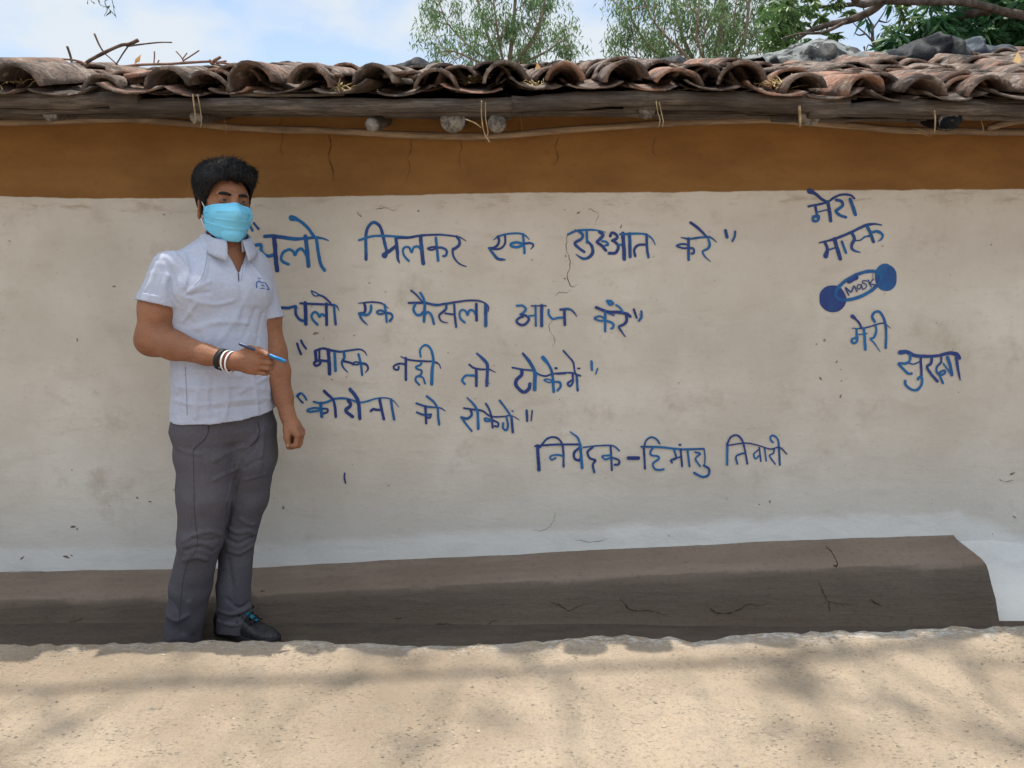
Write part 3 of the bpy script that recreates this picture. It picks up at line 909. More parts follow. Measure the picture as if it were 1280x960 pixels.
lettering('first slogan line in blue brush Hindi letters', [
 A + ([([(92, 155), (106, 172), (122, 192)], 16), ([(66, 170), (74, 190), (82, 204)], 16),
  ([(165, 243), (215, 240), (290, 250), (370, 260), (440, 255), (500, 250), (550, 256), (590, 270)], 21, {'w': TAPE}),
  ([(25, 306), (80, 305), (132, 297), (142, 310), (142, 338), (162, 364), (198, 374), (235, 362)], 20),
  ([(228, 242), (235, 320), (240, 400), (249, 468)], 27, {'t': .1}),
  ([(325, 428), (288, 412), (276, 385), (290, 350), (328, 330), (358, 345), (368, 366), (384, 338), (408, 325), (428, 342), (445, 372)], 17, {'t': .9}),
  ([(437, 242), (449, 340), (458, 440)], 24, {'t': .6}),
  ([(345, 120), (385, 132), (430, 163), (465, 200), (492, 242)], 21, {'w': BLOB, 't': .8}),
  ([(510, 250), (520, 330), (532, 400), (545, 438), (566, 468)], 20, {'t': .8}),
  ([(842, 396), (841, 330), (840, 245), (850, 190), (880, 153), (910, 155), (938, 185), (953, 235), (966, 290), (978, 340)], 19),
  ([(966, 368), (978, 352), (1005, 335), (1042, 305)], 26, {'w': ([0, .3, 1], [1.5, 1.0, .7]), 't': .2}),
  ([(1040, 248), (1049, 340), (1054, 395), (1064, 420)], 19, {'w': TAPE}),
  ([(795, 268), (850, 250), (900, 240), (980, 240), (1060, 245), (1130, 248), (1185, 240)], 14),
 ]),
 B + ([([(-20, 218), (60, 216), (130, 204), (200, 197), (290, 195), (380, 203), (440, 215), (480, 240)], 15, {'w': TAPE}),
  ([(65, 385), (33, 350), (22, 308), (40, 285), (68, 288), (85, 322), (100, 288), (130, 280), (152, 302)], 15),
  ([(150, 208), (160, 310), (170, 404)], 25, {'t': .3}),
  ([(262, 218), (270, 300), (278, 382)], 18), ([(266, 282), (235, 284), (203, 295), (232, 305), (266, 292)], 13), ([(268, 288), (310, 290), (340, 312), (334, 346), (316, 350)], 16),
  ([(412, 208), (432, 236), (430, 270), (402, 294), (386, 300), (386, 340), (408, 382), (440, 410), (482, 426)], 18, {'w': TAPE}),
  ([(683, 232), (715, 208), (780, 190), (860, 185), (910, 200), (940, 230)], 13, {'w': TAPI}),
  ([(712, 208), (720, 240), (708, 272), (682, 290), (650, 293)], 17), ([(764, 202), (765, 252), (742, 288), (700, 300), (646, 292)], 14),
  ([(648, 292), (680, 335), (715, 370), (768, 376)], 19, {'w': ([0, .5, .85, 1], [.8, 1.1, 1, .3])}),
  ([(895, 190), (900, 260), (905, 328)], 16), ([(895, 262), (850, 250), (806, 262), (815, 280), (860, 284), (897, 266)], 17, {'t': .8}), ([(898, 262), (945, 255), (970, 272), (950, 300)], 14, {'w': TAPE}),
 ]),
 Cc + ([([(52, 178), (110, 152), (200, 146), (250, 150), (302, 162)], 13, {'w': TAPE}),
  ([(122, 152), (150, 178), (142, 206), (100, 234), (122, 265), (160, 292)], 17), ([(177, 160), (180, 232)], 15),
  ([(188, 225), (213, 258), (216, 300), (190, 330), (150, 337), (105, 308)], 16, {'w': ([0, .4, .8, 1], [.9, 1.3, 1, .3])}),
  ([(262, 158), (285, 182), (258, 214), (246, 228), (278, 252), (305, 282)], 19, {'t': .2}), ([(280, 222), (308, 226), (320, 246), (300, 250)], 13),
  ([(334, 188), (346, 166), (372, 176), (380, 200), (348, 218)], 17, {'t': .1}), ([(352, 216), (382, 242), (386, 272), (366, 300), (326, 302)], 18, {'t': .1}), ([(384, 246), (424, 244)], 13),
  ([(418, 170), (424, 260), (428, 340)], 23, {'t': .15}), ([(462, 172), (464, 250), (466, 325)], 20, {'t': .3}), ([(400, 176), (480, 172), (560, 174), (608, 200), (634, 246)], 13, {'w': TAPE}),
  ([(500, 320), (494, 278), (520, 248), (576, 244)], 15), ([(576, 178), (578, 260), (588, 328)], 16),
  ([(808, 197), (860, 206), (940, 196), (1000, 196), (1042, 228)], 13, {'w': TAPI}), ([(870, 98), (920, 135), (960, 175), (990, 208)], 17, {'w': TAPE}),
  ([(855, 203), (856, 345)], 16), ([(856, 246), (815, 240), (778, 253), (820, 268), (858, 264)], 12), ([(858, 266), (888, 272), (890, 300), (876, 304)], 14),
  ([(986, 205), (996, 245), (982, 272), (950, 290), (962, 322), (1000, 356)], 14, {'w': TAPE}),
  ([(1102, 150), (1112, 196)], 18), ([(1166, 158), (1162, 190), (1148, 220)], 14),
 ])])
lettering('second slogan line in thin blue Hindi letters', [
 A + ([([(216, 686), (230, 688)], 13), ([(278, 718), (330, 718), (374, 708), (372, 735), (380, 770), (408, 800), (442, 804)], 18, {'w': ([0, .3, 1], [1, .9, .9])}),
  ([(437, 685), (440, 750), (442, 825)], 22, {'t': .1}), ([(405, 688), (480, 692), (560, 695), (620, 698), (648, 708), (662, 738)], 13, {'w': TAPE}),
  ([(520, 830), (490, 800), (480, 768), (500, 745), (522, 758), (532, 778), (548, 760), (575, 778)], 14), ([(578, 692), (580, 830)], 18),
  ([(478, 605), (488, 630), (510, 640), (526, 630), (502, 614), (480, 606)], 8), ([(526, 632), (560, 645), (595, 675), (614, 702)], 12), ([(628, 698), (633, 760), (640, 828)], 15),
  ([(792, 688), (850, 682), (900, 680), (950, 690), (992, 722)], 10, {'w': TAPI}), ([(830, 688), (838, 722), (828, 750), (796, 757)], 16), ([(876, 704), (872, 740), (850, 765), (800, 758)], 16),
  ([(798, 758), (815, 795), (852, 832)], 14, {'w': TAPE}), ([(966, 698), (975, 760), (980, 812)], 14), ([(974, 748), (940, 735), (914, 746), (932, 760), (974, 752)], 12), ([(976, 752), (1006, 756), (1018, 780), (1000, 806)], 14),
 ]),
 B + ([([(82, 600), (120, 630), (165, 682)], 13), ([(148, 616), (170, 650), (182, 692)], 15), ([(65, 690), (130, 688), (190, 690), (260, 705), (340, 695), (420, 682), (500, 672), (570, 675), (618, 692), (644, 720), (642, 752)], 15, {'w': TAPE}),
  ([(112, 700), (100, 738), (120, 774), (150, 775), (178, 748)], 17), ([(180, 690), (180, 760), (176, 825)], 17), ([(180, 772), (205, 756), (232, 784), (248, 842)], 15),
  ([(336, 700), (334, 735), (290, 774), (286, 792), (302, 822), (350, 836)], 15, {'w': TAPE}), ([(330, 766), (392, 774)], 12), ([(395, 700), (399, 780), (409, 864)], 15),
  ([(470, 832), (440, 802), (434, 760), (454, 740), (480, 752), (492, 778), (502, 746), (530, 744), (552, 772)], 14), ([(555, 698), (557, 816)], 18, {'t': .1}), ([(624, 702), (623, 855)], 22, {'t': .6}),
  ([(850, 710), (890, 710), (916, 734), (892, 764), (876, 774)], 15), ([(882, 774), (924, 788), (936, 815), (902, 850), (862, 842), (848, 818), (872, 796), (892, 790)], 16, {'t': .2}), ([(928, 786), (986, 780)], 11),
  ([(985, 710), (988, 856)], 14), ([(1030, 708), (1030, 856)], 21, {'t': .2}), ([(955, 712), (1062, 710)], 9),
  ([(1080, 740), (1083, 776), (1110, 806), (1150, 798), (1192, 796)], 14), ([(1194, 735), (1198, 848)], 18), ([(1165, 738), (1228, 734), (1262, 756), (1284, 788)], 14, {'w': TAPE}),
 ]),
 Cc + ([([(240, 662), (310, 690), (380, 694), (440, 704), (466, 722)], 18, {'t': .1}), ([(312, 620), (330, 642), (352, 636), (336, 620), (314, 618)], 15, {'t': .8}), ([(372, 646), (396, 662), (418, 692)], 12, {'t': .9}),
  ([(300, 688), (300, 820)], 15), ([(302, 738), (262, 720), (230, 736), (262, 750), (302, 750)], 12), ([(304, 750), (350, 768), (352, 796), (340, 802)], 14), ([(318, 700), (358, 714)], 10),
  ([(440, 708), (442, 750), (422, 776), (392, 790), (404, 815), (432, 856)], 17, {'w': TAPE, 't': .2}), ([(490, 675), (508, 730)], 14), ([(540, 688), (540, 725), (524, 750)], 14),
 ])])
lettering('third slogan line in blue Hindi letters', [
 Dd + ([([(70, 112), (82, 150), (98, 190)], 15), ([(98, 90), (112, 118), (134, 148)], 15), ([(200, 166), (255, 147), (310, 160), (380, 172), (450, 162), (520, 154), (555, 168), (576, 198)], 15, {'w': TAPE, 't': .3}),
  ([(202, 165), (208, 240)], 20, {'t': .05}), ([(208, 238), (192, 254), (206, 273), (232, 262), (238, 240), (214, 236)], 17, {'t': .1}), ([(232, 165), (230, 232)], 14, {'t': .1}), ([(228, 232), (296, 240)], 18, {'t': .1}),
  ([(296, 158), (301, 250), (305, 332)], 24, {'t': .05}), ([(341, 184), (347, 310)], 19, {'t': .8}), ([(408, 176), (412, 214), (394, 245), (402, 282), (436, 322)], 17, {'w': TAPE}), ([(408, 240), (456, 252), (476, 264)], 15, {'t': .1}),
  ([(515, 190), (530, 250), (541, 340)], 16), ([(530, 252), (492, 246), (474, 258), (500, 266), (530, 256)], 11), ([(532, 254), (570, 264), (584, 294), (564, 324)], 15, {'w': TAPE}),
  ([(822, 206), (865, 226), (920, 236), (1000, 240), (1060, 245), (1098, 262), (1112, 294)], 13, {'w': TAPI}), ([(858, 264), (812, 258), (772, 276), (776, 298), (802, 302), (806, 282)], 14), ([(858, 218), (858, 376)], 18, {'t': .3}),
  ([(972, 246), (965, 266), (934, 280), (938, 296), (972, 308), (966, 338), (934, 356), (930, 382), (956, 412)], 14), ([(950, 350), (982, 360), (998, 402)], 13), ([(966, 208), (962, 160), (984, 130), (1014, 126), (1044, 162), (1058, 230), (1050, 300), (1046, 406)], 18, {'w': ([0, .2, 1], [.7, .7, 1.2]), 't': .8}),
 ]),
 Ee + ([([(155, 264), (190, 290), (250, 300), (300, 300), (346, 322)], 13, {'w': TAPE}), ([(122, 405), (104, 378), (128, 346), (165, 344), (205, 346)], 15), ([(206, 300), (207, 418)], 18), ([(210, 184), (250, 220), (285, 264), (286, 330), (282, 416)], 21, {'w': ([0, .3, 1], [.6, 1, 1])}),
  ([(468, 286), (540, 300), (620, 310), (660, 336), (710, 348), (760, 332), (840, 325), (900, 325), (962, 346)], 12, {'t': .3}), ([(536, 304), (534, 340), (500, 374), (494, 410), (520, 446), (555, 465), (588, 440), (596, 406)], 23, {'t': .05}),
  ([(544, 184), (590, 240), (620, 292), (632, 330), (630, 446)], 22, {'t': .4, 'w': ([0, .2, 1], [.6, 1, 1.1])}), ([(690, 214), (720, 250), (745, 292), (760, 350), (768, 462)], 21, {'w': ([0, .12, .35, 1], [1.3, 1.3, .8, .9])}),
  ([(760, 382), (720, 370), (698, 378), (735, 394), (764, 388)], 10), ([(768, 390), (812, 394), (818, 424), (796, 452)], 15), ([(906, 338), (906, 394), (886, 420), (870, 402), (896, 380)], 14), ([(935, 344), (942, 452)], 16),
  ([(838, 164), (880, 210), (910, 250), (920, 312), (935, 346)], 12), ([(780, 290), (792, 291)], 14, {'t': .0}), ([(945, 292), (957, 293)], 12, {'t': .0}), ([(792, 330), (850, 328)], 15, {'t': .1}),
  ([(1042, 242), (1046, 302)], 17), ([(1086, 294), (1074, 332)], 10),
 ])])
lettering('fourth slogan line in blue Hindi letters', [
 Dd + ([([(66, 494), (80, 476), (100, 472), (122, 492), (138, 520)], 13), ([(92, 476), (76, 498), (92, 522), (112, 542)], 11), ([(190, 534), (240, 545), (290, 534), (340, 514), (400, 510), (460, 520), (520, 540), (580, 530), (650, 510), (720, 508), (768, 528), (806, 572)], 14, {'w': TAPE, 't': .8}),
  ([(245, 586), (200, 578), (148, 592), (155, 606), (215, 601), (250, 592)], 13), ([(240, 544), (249, 642)], 20), ([(254, 584), (290, 588), (288, 610), (262, 618)], 13), ([(265, 456), (300, 490), (330, 520), (345, 580), (350, 642)], 18),
  ([(440, 524), (456, 550), (450, 572), (424, 590), (432, 612), (472, 642)], 22, {'t': .05}), ([(454, 444), (490, 490), (515, 545), (524, 656)], 23, {'t': .3}), ([(604, 602), (622, 588), (640, 592), (684, 595)], 16), ([(668, 518), (685, 600), (699, 660)], 19), ([(750, 518), (762, 600), (774, 662)], 17),
  ([(934, 546), (1000, 568), (1060, 575), (1110, 580), (1146, 602)], 13, {'w': TAPE}), ([(1000, 568), (1006, 690)], 17, {'t': .2}), ([(938, 612), (990, 630), (1042, 626)], 14), ([(1040, 628), (1032, 650), (1012, 646)], 13), ([(1010, 494), (1060, 535), (1088, 580), (1093, 640), (1100, 700)], 15),
 ]),
 Ee + ([([(116, 580), (180, 590), (250, 600), (310, 640), (400, 642), (460, 635), (520, 666)], 12, {'w': TAPE}), ([(166, 594), (172, 630), (142, 655), (98, 648)], 17, {'t': .2}), ([(100, 650), (128, 692), (172, 746)], 14), ([(142, 506), (180, 545), (210, 590), (218, 640), (220, 730)], 17, {'w': ([0, .3, 1], [.6, .9, 1.1])}),
  ([(276, 548), (300, 590), (315, 640), (325, 722)], 14), ([(320, 667), (270, 654), (274, 674), (320, 674)], 12), ([(324, 666), (364, 688), (362, 714), (340, 710)], 13), ([(426, 650), (436, 700), (426, 740), (400, 726), (402, 690)], 14), ([(462, 648), (471, 756)], 15), ([(375, 524), (410, 570), (445, 620), (462, 652)], 13), ([(466, 602), (474, 603)], 10),
  ([(572, 598), (576, 672)], 16), ([(612, 598), (604, 672)], 9),
 ])])
lettering('name line in blue Hindi letters low on the wall', [
 Ff + ([([(46, 104), (49, 160), (53, 222)], 14, {'t': .2}), ([(58, 112), (90, 72), (130, 62), (160, 85), (171, 130), (172, 206)], 9), ([(35, 106), (100, 100), (170, 98), (250, 98)], 9, {'t': .2}), ([(174, 156), (140, 148), (108, 156), (114, 172), (134, 164)], 8),
  ([(250, 112), (224, 138), (226, 166), (250, 174), (258, 150)], 11, {'t': .1}), ([(253, 98), (262, 212)], 12), ([(205, 37), (240, 65), (252, 100)], 10, {'w': ([0, .5, 1], [.6, 1, .9])}), ([(268, 112), (340, 104), (410, 104), (442, 128)], 7), ([(312, 112), (288, 135), (300, 164), (326, 175), (314, 196), (321, 232)], 10), ([(400, 108), (406, 222)], 9), ([(402, 150), (360, 154), (374, 170), (404, 160)], 8), ([(405, 160), (440, 174), (437, 194), (420, 196)], 9),
  ([(486, 163), (534, 163)], 16, {'t': .0}), ([(560, 106), (563, 160), (566, 214)], 9), ([(562, 112), (570, 80), (595, 62), (622, 72), (636, 92)], 8), ([(548, 108), (640, 110), (740, 120), (850, 118)], 9), ([(606, 110), (592, 134), (598, 150), (628, 154), (632, 168), (604, 190), (614, 216), (638, 220), (656, 216)], 9),
  ([(706, 120), (716, 162), (692, 172), (696, 184)], 9), ([(702, 166), (740, 156)], 7), ([(738, 122), (745, 202)], 9), ([(733, 98), (737, 99)], 10), ([(772, 130), (781, 202)], 9), ([(808, 134), (832, 142), (810, 166), (832, 202)], 8), ([(852, 124), (856, 160), (854, 200)], 6), ([(850, 198), (874, 214), (872, 244), (842, 253), (804, 234)], 10),
  ([(964, 92), (963, 194)], 10), ([(964, 94), (980, 62), (1010, 52), (1035, 76), (1050, 130), (1060, 190)], 8), ([(962, 102), (1050, 90), (1110, 100), (1170, 118), (1215, 110), (1250, 142)], 6), ([(1012, 190), (1006, 156), (1030, 142), (1050, 140)], 8), ([(1112, 124), (1092, 144), (1100, 166), (1118, 150)], 7), ([(1118, 112), (1126, 178)], 7), ([(1144, 116), (1152, 176)], 7), ([(1190, 120), (1186, 140), (1168, 152), (1196, 192)], 7), ([(1184, 86), (1174, 74), (1172, 60), (1186, 53), (1208, 75), (1214, 130), (1218, 196)], 9),
 ])])
lettering('small blue Hindi words above the mask drawing', [
 G + ([([(60, 222), (120, 210), (200, 190), (250, 155), (310, 135), (368, 140), (396, 163)], 15), ([(68, 110), (110, 130), (150, 164), (196, 192)], 22, {'w': BLOB, 't': .1}), ([(108, 213), (118, 260), (124, 290)], 17), ([(122, 296), (96, 298), (98, 326), (126, 324), (136, 296), (120, 286)], 18, {'t': .6}), ([(122, 264), (196, 246)], 10), ([(200, 188), (212, 250), (223, 326)], 23, {'t': .15}),
  ([(262, 174), (300, 184), (310, 214), (282, 240), (262, 256), (292, 286), (332, 300)], 20, {'t': .5}), ([(366, 170), (385, 225), (403, 280)], 24, {'t': .7}),
  ([(138, 486), (250, 458), (370, 410), (470, 362), (540, 349), (596, 357)], 18, {'w': TAPI, 't': .1}), ([(178, 480), (198, 528), (186, 582)], 22, {'w': ([0, .6, 1], [.9, .9, 1.5]), 't': .2}), ([(200, 540), (262, 520)], 11), ([(250, 458), (270, 530), (291, 602)], 25, {'t': .1}), ([(304, 478), (333, 558)], 17), ([(378, 418), (396, 455), (376, 502), (378, 528), (402, 546), (436, 554)], 20, {'w': TAPE}), ([(400, 470), (440, 466), (470, 446), (508, 430)], 9),
  ([(490, 368), (515, 420), (536, 478)], 21), ([(516, 440), (478, 440), (462, 448)], 9), ([(518, 412), (565, 404), (602, 428), (594, 458), (570, 474)], 17, {'w': TAPE, 't': .8}),
 ])])
lettering('small blue Hindi words below the mask drawing', [
 H + ([([(375, 408), (440, 410), (510, 395), (560, 378), (612, 374), (656, 410)], 10, {'w': TAPI}), ([(378, 322), (405, 345), (430, 375), (442, 406)], 16, {'w': BLOB, 't': .2}), ([(408, 414), (406, 470)], 14), ([(406, 478), (374, 488), (378, 514), (406, 508), (414, 474)], 15), ([(408, 456), (484, 446)], 8), ([(460, 408), (465, 480), (470, 562)], 18), ([(546, 388), (550, 430), (532, 476), (508, 484), (540, 522), (576, 576)], 14, {'w': TAPE}), ([(540, 362), (522, 325), (540, 293), (574, 289), (606, 335), (620, 400), (622, 470), (618, 550)], 17, {'t': .6}),
  ([(722, 584), (770, 580), (830, 606), (920, 612), (1000, 606), (1080, 588), (1130, 598), (1152, 624)], 26, {'t': .15, 'w': ([0, .3, .6, .85, 1], [1.1, .9, .7, 1.1, .9])}), ([(796, 600), (794, 640), (762, 664), (712, 664), (744, 702), (780, 736), (806, 736)], 16), ([(780, 658), (820, 668), (866, 650)], 9), ([(872, 620), (875, 690), (878, 752)], 16), ([(852, 778), (860, 764), (880, 770), (876, 820), (842, 856), (800, 850), (764, 820), (758, 790)], 17, {'t': .7}),
  ([(952, 625), (945, 664), (918, 690), (950, 745), (992, 792)], 18, {'t': .2}), ([(1020, 620), (1018, 655), (988, 690), (990, 732), (1022, 746), (1048, 730), (1040, 714), (1014, 726), (1006, 742), (1032, 806)], 14), ([(1036, 664), (1064, 704), (1094, 742)], 12), ([(1066, 618), (1085, 680), (1096, 746)], 21), ([(1128, 620), (1140, 700), (1158, 784)], 18, {'w': TAPE}),
 ]), [0, 0, 1.0] + ([([(431.5, 591), (431, 597), (432.5, 603)], 1.8, {'t': .1})])])

# drawing of a mask: two filled round ends joined by an outlined oval
def blob_px(cx, cy, rx, ry, off, seed):
    a = np.linspace(0, 2 * math.pi, 40, endpoint=False)
    k = 1 + 0.05 * vnoise(np.stack([np.cos(a) * 2, np.sin(a) * 2, 0 * a + seed], 1), 1.0, seed)
    P = np.array([at(cx, cy, 0)] + [at(cx + rx * q * math.cos(t), cy + ry * q * math.sin(t), 0) for t, q in zip(a, k)])
    P[:, 1] = wy(P[:, 0], P[:, 2]) - off
    return P, [(0, 1 + (i + 1) % 40, 1 + i) for i in range(40)]
mb = MB()
def hp(u, v): return (G[0] + u / G[2], G[1] + v / G[2])
def fixo(P, F):
    o = []
    for f in F:
        n_ = np.cross(P[f[1]] - P[f[0]], P[f[2]] - P[f[0]])
        o.append(f if n_[1] < 0 else tuple(reversed(f)))
    return o
for (u, v, rx, ry, sd, tn) in ((232, 892, 99, 97, 3, .15), (624, 740, 82, 101, 5, .5)):
    x, y = hp(u, v); P, F = blob_px(x, y, rx / G[2], ry / G[2], 0.0021 + sd * 1e-5, sd)
    mb.add(P, fixo(P, F), 0, tone=np.clip(tn + 0.2 * vnoise(P, 30, sd), 0, 1))
el = []
for t in np.linspace(0, 2 * math.pi, 33):
    a = R(-25)
    x, y = 182 * math.cos(t), 78 * math.sin(t)
    el.append(hp(422 + x * math.cos(a) - y * math.sin(a), 797 + x * math.sin(a) + y * math.cos(a)))
P, F = stroke_geo(el, 25 / G[2], 0.0034, 2, False, 0, None, 3)
mb.add(P, F, 0, tone=np.clip(0.6 + 0.3 * vnoise(P, 20, 4), 0, 1))
P, F = stroke_geo([hp(352, 768), hp(380, 752), hp(408, 738)], 30 / G[2], 0.0036, 4)
mb.add(P, F, 0, tone=.1)
for k, (st, wd) in enumerate([([(350, 866), (328, 818), (332, 814), (362, 842), (372, 838), (386, 802), (394, 806), (410, 840)], 10), ([(442, 792), (420, 790), (412, 812), (424, 824), (440, 808), (444, 790)], 8), ([(444, 792), (452, 824)], 8),
     ([(484, 764), (456, 762), (452, 778), (474, 786), (480, 804), (462, 822), (452, 818)], 8), ([(492, 756), (514, 806)], 9), ([(532, 748), (500, 784)], 9), ([(502, 784), (548, 792)], 9), ([(528, 706), (526, 742)], 4)]):
    P, F = stroke_geo([hp(*q) for q in st], wd / G[2], 0.004 + k * 2e-5, 5)
    mb.add(P, F, 0, tone=.2)
o = mb.build('painted_mask_drawing', pm_.m, wall, False)
tag(o, 'blue painted mask drawing with the word Mask inside')
# paler wall inside the oval
# ------------------------------------------------------------------ leaves and trees
def leaf_mat(name, cols, rough=0.45, trans=0.35):
    m = M(name, rough, 0.4)
    r = m.attr('rnd')
    c = m.mix(m.step(r, 0.1, 0.6, False), cols[0], cols[1])
    c = m.mix(m.step(r, 0.75, 0.98, False), c, cols[2])
    m.color(c)
    t = m.n('ShaderNodeBsdfTranslucent'); m.link(c, t.inputs[0])
    mx = m.n('ShaderNodeMixShader'); mx.inputs[0].default_value = trans
    outn = m.nt.nodes['Material Output']
    m.link(m.b.outputs[0], mx.inputs[1]); m.link(t.outputs[0], mx.inputs[2]); m.link(mx.outputs[0], outn.inputs[0])
    return m.m

def leaves_mesh(C, Dn, L, W, name, mat, parent, bend=0.25):
    """C centres (N,3) at the leaf stalk, Dn pointing directions, L lengths, W widths"""
    N = len(C)
    Dn = Dn / (np.linalg.norm(Dn, axis=1, keepdims=True) + 1e-9)
    rnd = RS.randn(N, 3)
    Sx = np.cross(Dn, rnd); Sx /= (np.linalg.norm(Sx, axis=1, keepdims=True) + 1e-9)
    Nn = np.cross(Sx, Dn)
    L = L[:, None]; W = W[:, None]
    v0 = C
    m1 = C + Dn * L * 0.42 - Nn * L * bend * 0.15
    v1 = m1 + Sx * W * 0.5; v2 = m1 - Sx * W * 0.5
    mm = m1 - Nn * W * 0.18
    v3 = C + Dn * L - Nn * L * bend * 0.6
    V = np.stack([v0, v1, mm, v2, v3], 1).reshape(-1, 3)
    b = np.arange(N)[:, None] * 5
    F = np.concatenate([b + np.array([0, 2, 1]), b + np.array([0, 3, 2]), b + np.array([2, 4, 1]), b + np.array([3, 4, 2])])
    rv = np.repeat(RS.rand(N), 5)
    return mesh_obj(name, V, F.astype(np.int32), mat, parent, True, None, {'rnd': rv})

bark_pale = M('pale_bark', 0.85, 0.2)
g1 = bark_pale.noise(6, 5, 0.6, bark_pale.mapped((2, 2, 0.5)))
bark_pale.color(bark_pale.mix(bark_pale.step(g1, .35, .65), (0.2, 0.13, 0.095), (0.36, 0.29, 0.23)))
bark_dark = M('dark_bark', 0.9, 0.15)
g1 = bark_dark.noise(14, 6, 0.65); bark_dark.color(bark_dark.mix(bark_dark.step(g1, .35, .65), (0.05, 0.04, 0.033), (0.125, 0.102, 0.086)))
bark_dark.bump(g1, 0.7, 0.02)
euc = leaf_mat('eucalyptus_leaf', ((0.09, 0.165, 0.06), (0.15, 0.25, 0.095), (0.26, 0.36, 0.16)), 0.42, 0.45)
mango = leaf_mat('mango_leaf', ((0.025, 0.085, 0.035), (0.045, 0.14, 0.055), (0.11, 0.23, 0.08)), 0.55, 0.35)
mango2 = leaf_mat('broad_leaf', ((0.06, 0.13, 0.035), (0.11, 0.2, 0.06), (0.2, 0.28, 0.1)), 0.4, 0.42)

def branchy(mb, start, end, r0, r1, depth, tips, wig=0.08, nkid=3, upbias=0.3):
    """recursive limb; collects twig tips"""
    start = np.array(start, float); end = np.array(end, float)
    L = np.linalg.norm(end - start)
    n = 6
    path = start + (end - start) * np.linspace(0, 1, n)[:, None]
    path[1:-1] += RS.randn(n - 2, 3) * L * wig * 0.5
    path = catmull(path, 3)
    tube(mb, path, [r0, r1], 6 if r0 > 0.03 else 4, 0, 0.1, int(RS.randint(1e6)), caps=False)
    if depth == 0:
        for k in (0.4, 0.6, 0.8, 1.0):
            i = int(k * (len(path) - 1)); tips.append((path[i], (path[i] - path[max(i - 2, 0)])))
        return
    d = (end - start) / L
    for k in range(nkid):
        t = 0.35 + 0.65 * (k + RS.rand()) / nkid
        i = min(int(t * (len(path) - 1)), len(path) - 1)
        q = RS.randn(3); q -= d * np.dot(q, d); q /= np.linalg.norm(q)
        nd = d * 0.75 + q * 0.75 + np.array([0, 0, upbias]); nd /= np.linalg.norm(nd)
        branchy(mb, path[i], path[i] + nd * L * RS.uniform(0.42, 0.62), r1 * 0.8 + (r0 - r1) * (1 - t) * 0.4, r1 * 0.4, depth - 1, tips, wig, nkid, upbias)

def eucalyptus(label, pxs_c, Y, limbs, nleaf, bare=1.0, seed=0, group=None, base_px=None, leafscale=1.0, weep=0.9, reach=1.0):
    """limbs: list of photo-pixel polylines at depth Y (a whole pole of the tree)"""
    base = at(base_px, 300, Y); base[2] = 0
    root = empty('eucalyptus_tree', base, label, 'tree', group)
    mb = MB(); tips = []
    fork = None
    for pl in limbs:
        pts = [at(p[0], p[1], Y + (p[2] if len(p) > 2 else 0)) for p in pl]
        if fork is None:
            fork = pts[0]
            tube(mb, catmull([base, base * 0.5 + fork * 0.5 + np.array([.12, 0, 0]), fork], 5), [0.17, 0.11], 10, 0, .08, seed, caps=False)
        path = catmull(pts, 5)
        tube(mb, path, [pl[0][3] if len(pl[0]) > 3 else 0.07, 0.012], 6, 0, .1, seed + 3, caps=False)
        n = len(path)
        for i in range(2, n, 2):
            d = path[i] - path[i - 1]; d /= np.linalg.norm(d) + 1e-9
            for _ in range(2):
                q = RS.randn(3); q -= d * np.dot(q, d); q /= np.linalg.norm(q)
                nd = d * 0.5 + q * 0.85 + np.array([0, 0, 0.15])
                branchy(mb, path[i], path[i] + nd * RS.uniform(0.4, 0.8) * reach, 0.014, 0.006, 1, tips, 0.1, 2, 0.0)
    mb.build('trunk', bark_pale.m, root)
    T = np.array([t[0] for t in tips])
    idx = RS.randint(0, len(T), nleaf)
    # leaves hang in tufts: keep only part of the tips, many leaves each
    keep = RS.rand(len(T)) < bare
    idx = idx[keep[idx]]
    tuft = T + RS.randn(len(T), 3) * .1
    C = tuft[idx] + RS.randn(len(idx), 3) * np.array([0.085, 0.085, 0.10])
    D = np.stack([RS.randn(len(idx)) * 0.55, RS.randn(len(idx)) * 0.55, -np.ones(len(idx)) * weep + RS.randn(len(idx)) * 0.35], 1)
    leaves_mesh(C, D, RS.uniform(0.10, 0.19, len(idx)) * leafscale, RS.uniform(0.022, 0.036, len(idx)) * leafscale, 'crown', euc, root)
    return root

eucalyptus('slender tree with sparse grey green crown behind middle of roof', None, 17.0, [
    [(634, 100, 0, .07), (640, 50, 0), (645, -10, 0), (652, -90, 0), (650, -170, 0)],
    [(632, 96, 0, .05), (612, 50, .4), (598, 5, .5), (590, -60, .5), (600, -130, 0)],
    [(634, 92, 0, .05), (668, 45, -.4), (682, -5, -.6), (688, -70, -.4)],
    [(632, 88, 0, .035), (592, 62, .3), (560, 30, .4), (548, 0, .5)],
    [(636, 86, 0, .035), (680, 66, -.3), (706, 50, -.3), (714, 62, -.3)],
    [(634, 90, 0, .035), (600, 78, -.6), (566, 64, -.8), (545, 66, -.8)],
    [(640, 84, 0, .03), (662, 60, 0.8), (676, 30, 1.0), (672, -20, 1.0)],
    [(630, 84, 0, .03), (622, 40, -0.8), (616, -10, -1.0), (612, -60, -1)]], 19000, 0.55, 1, 'tall slender trees behind the house', 634, reach=.72)
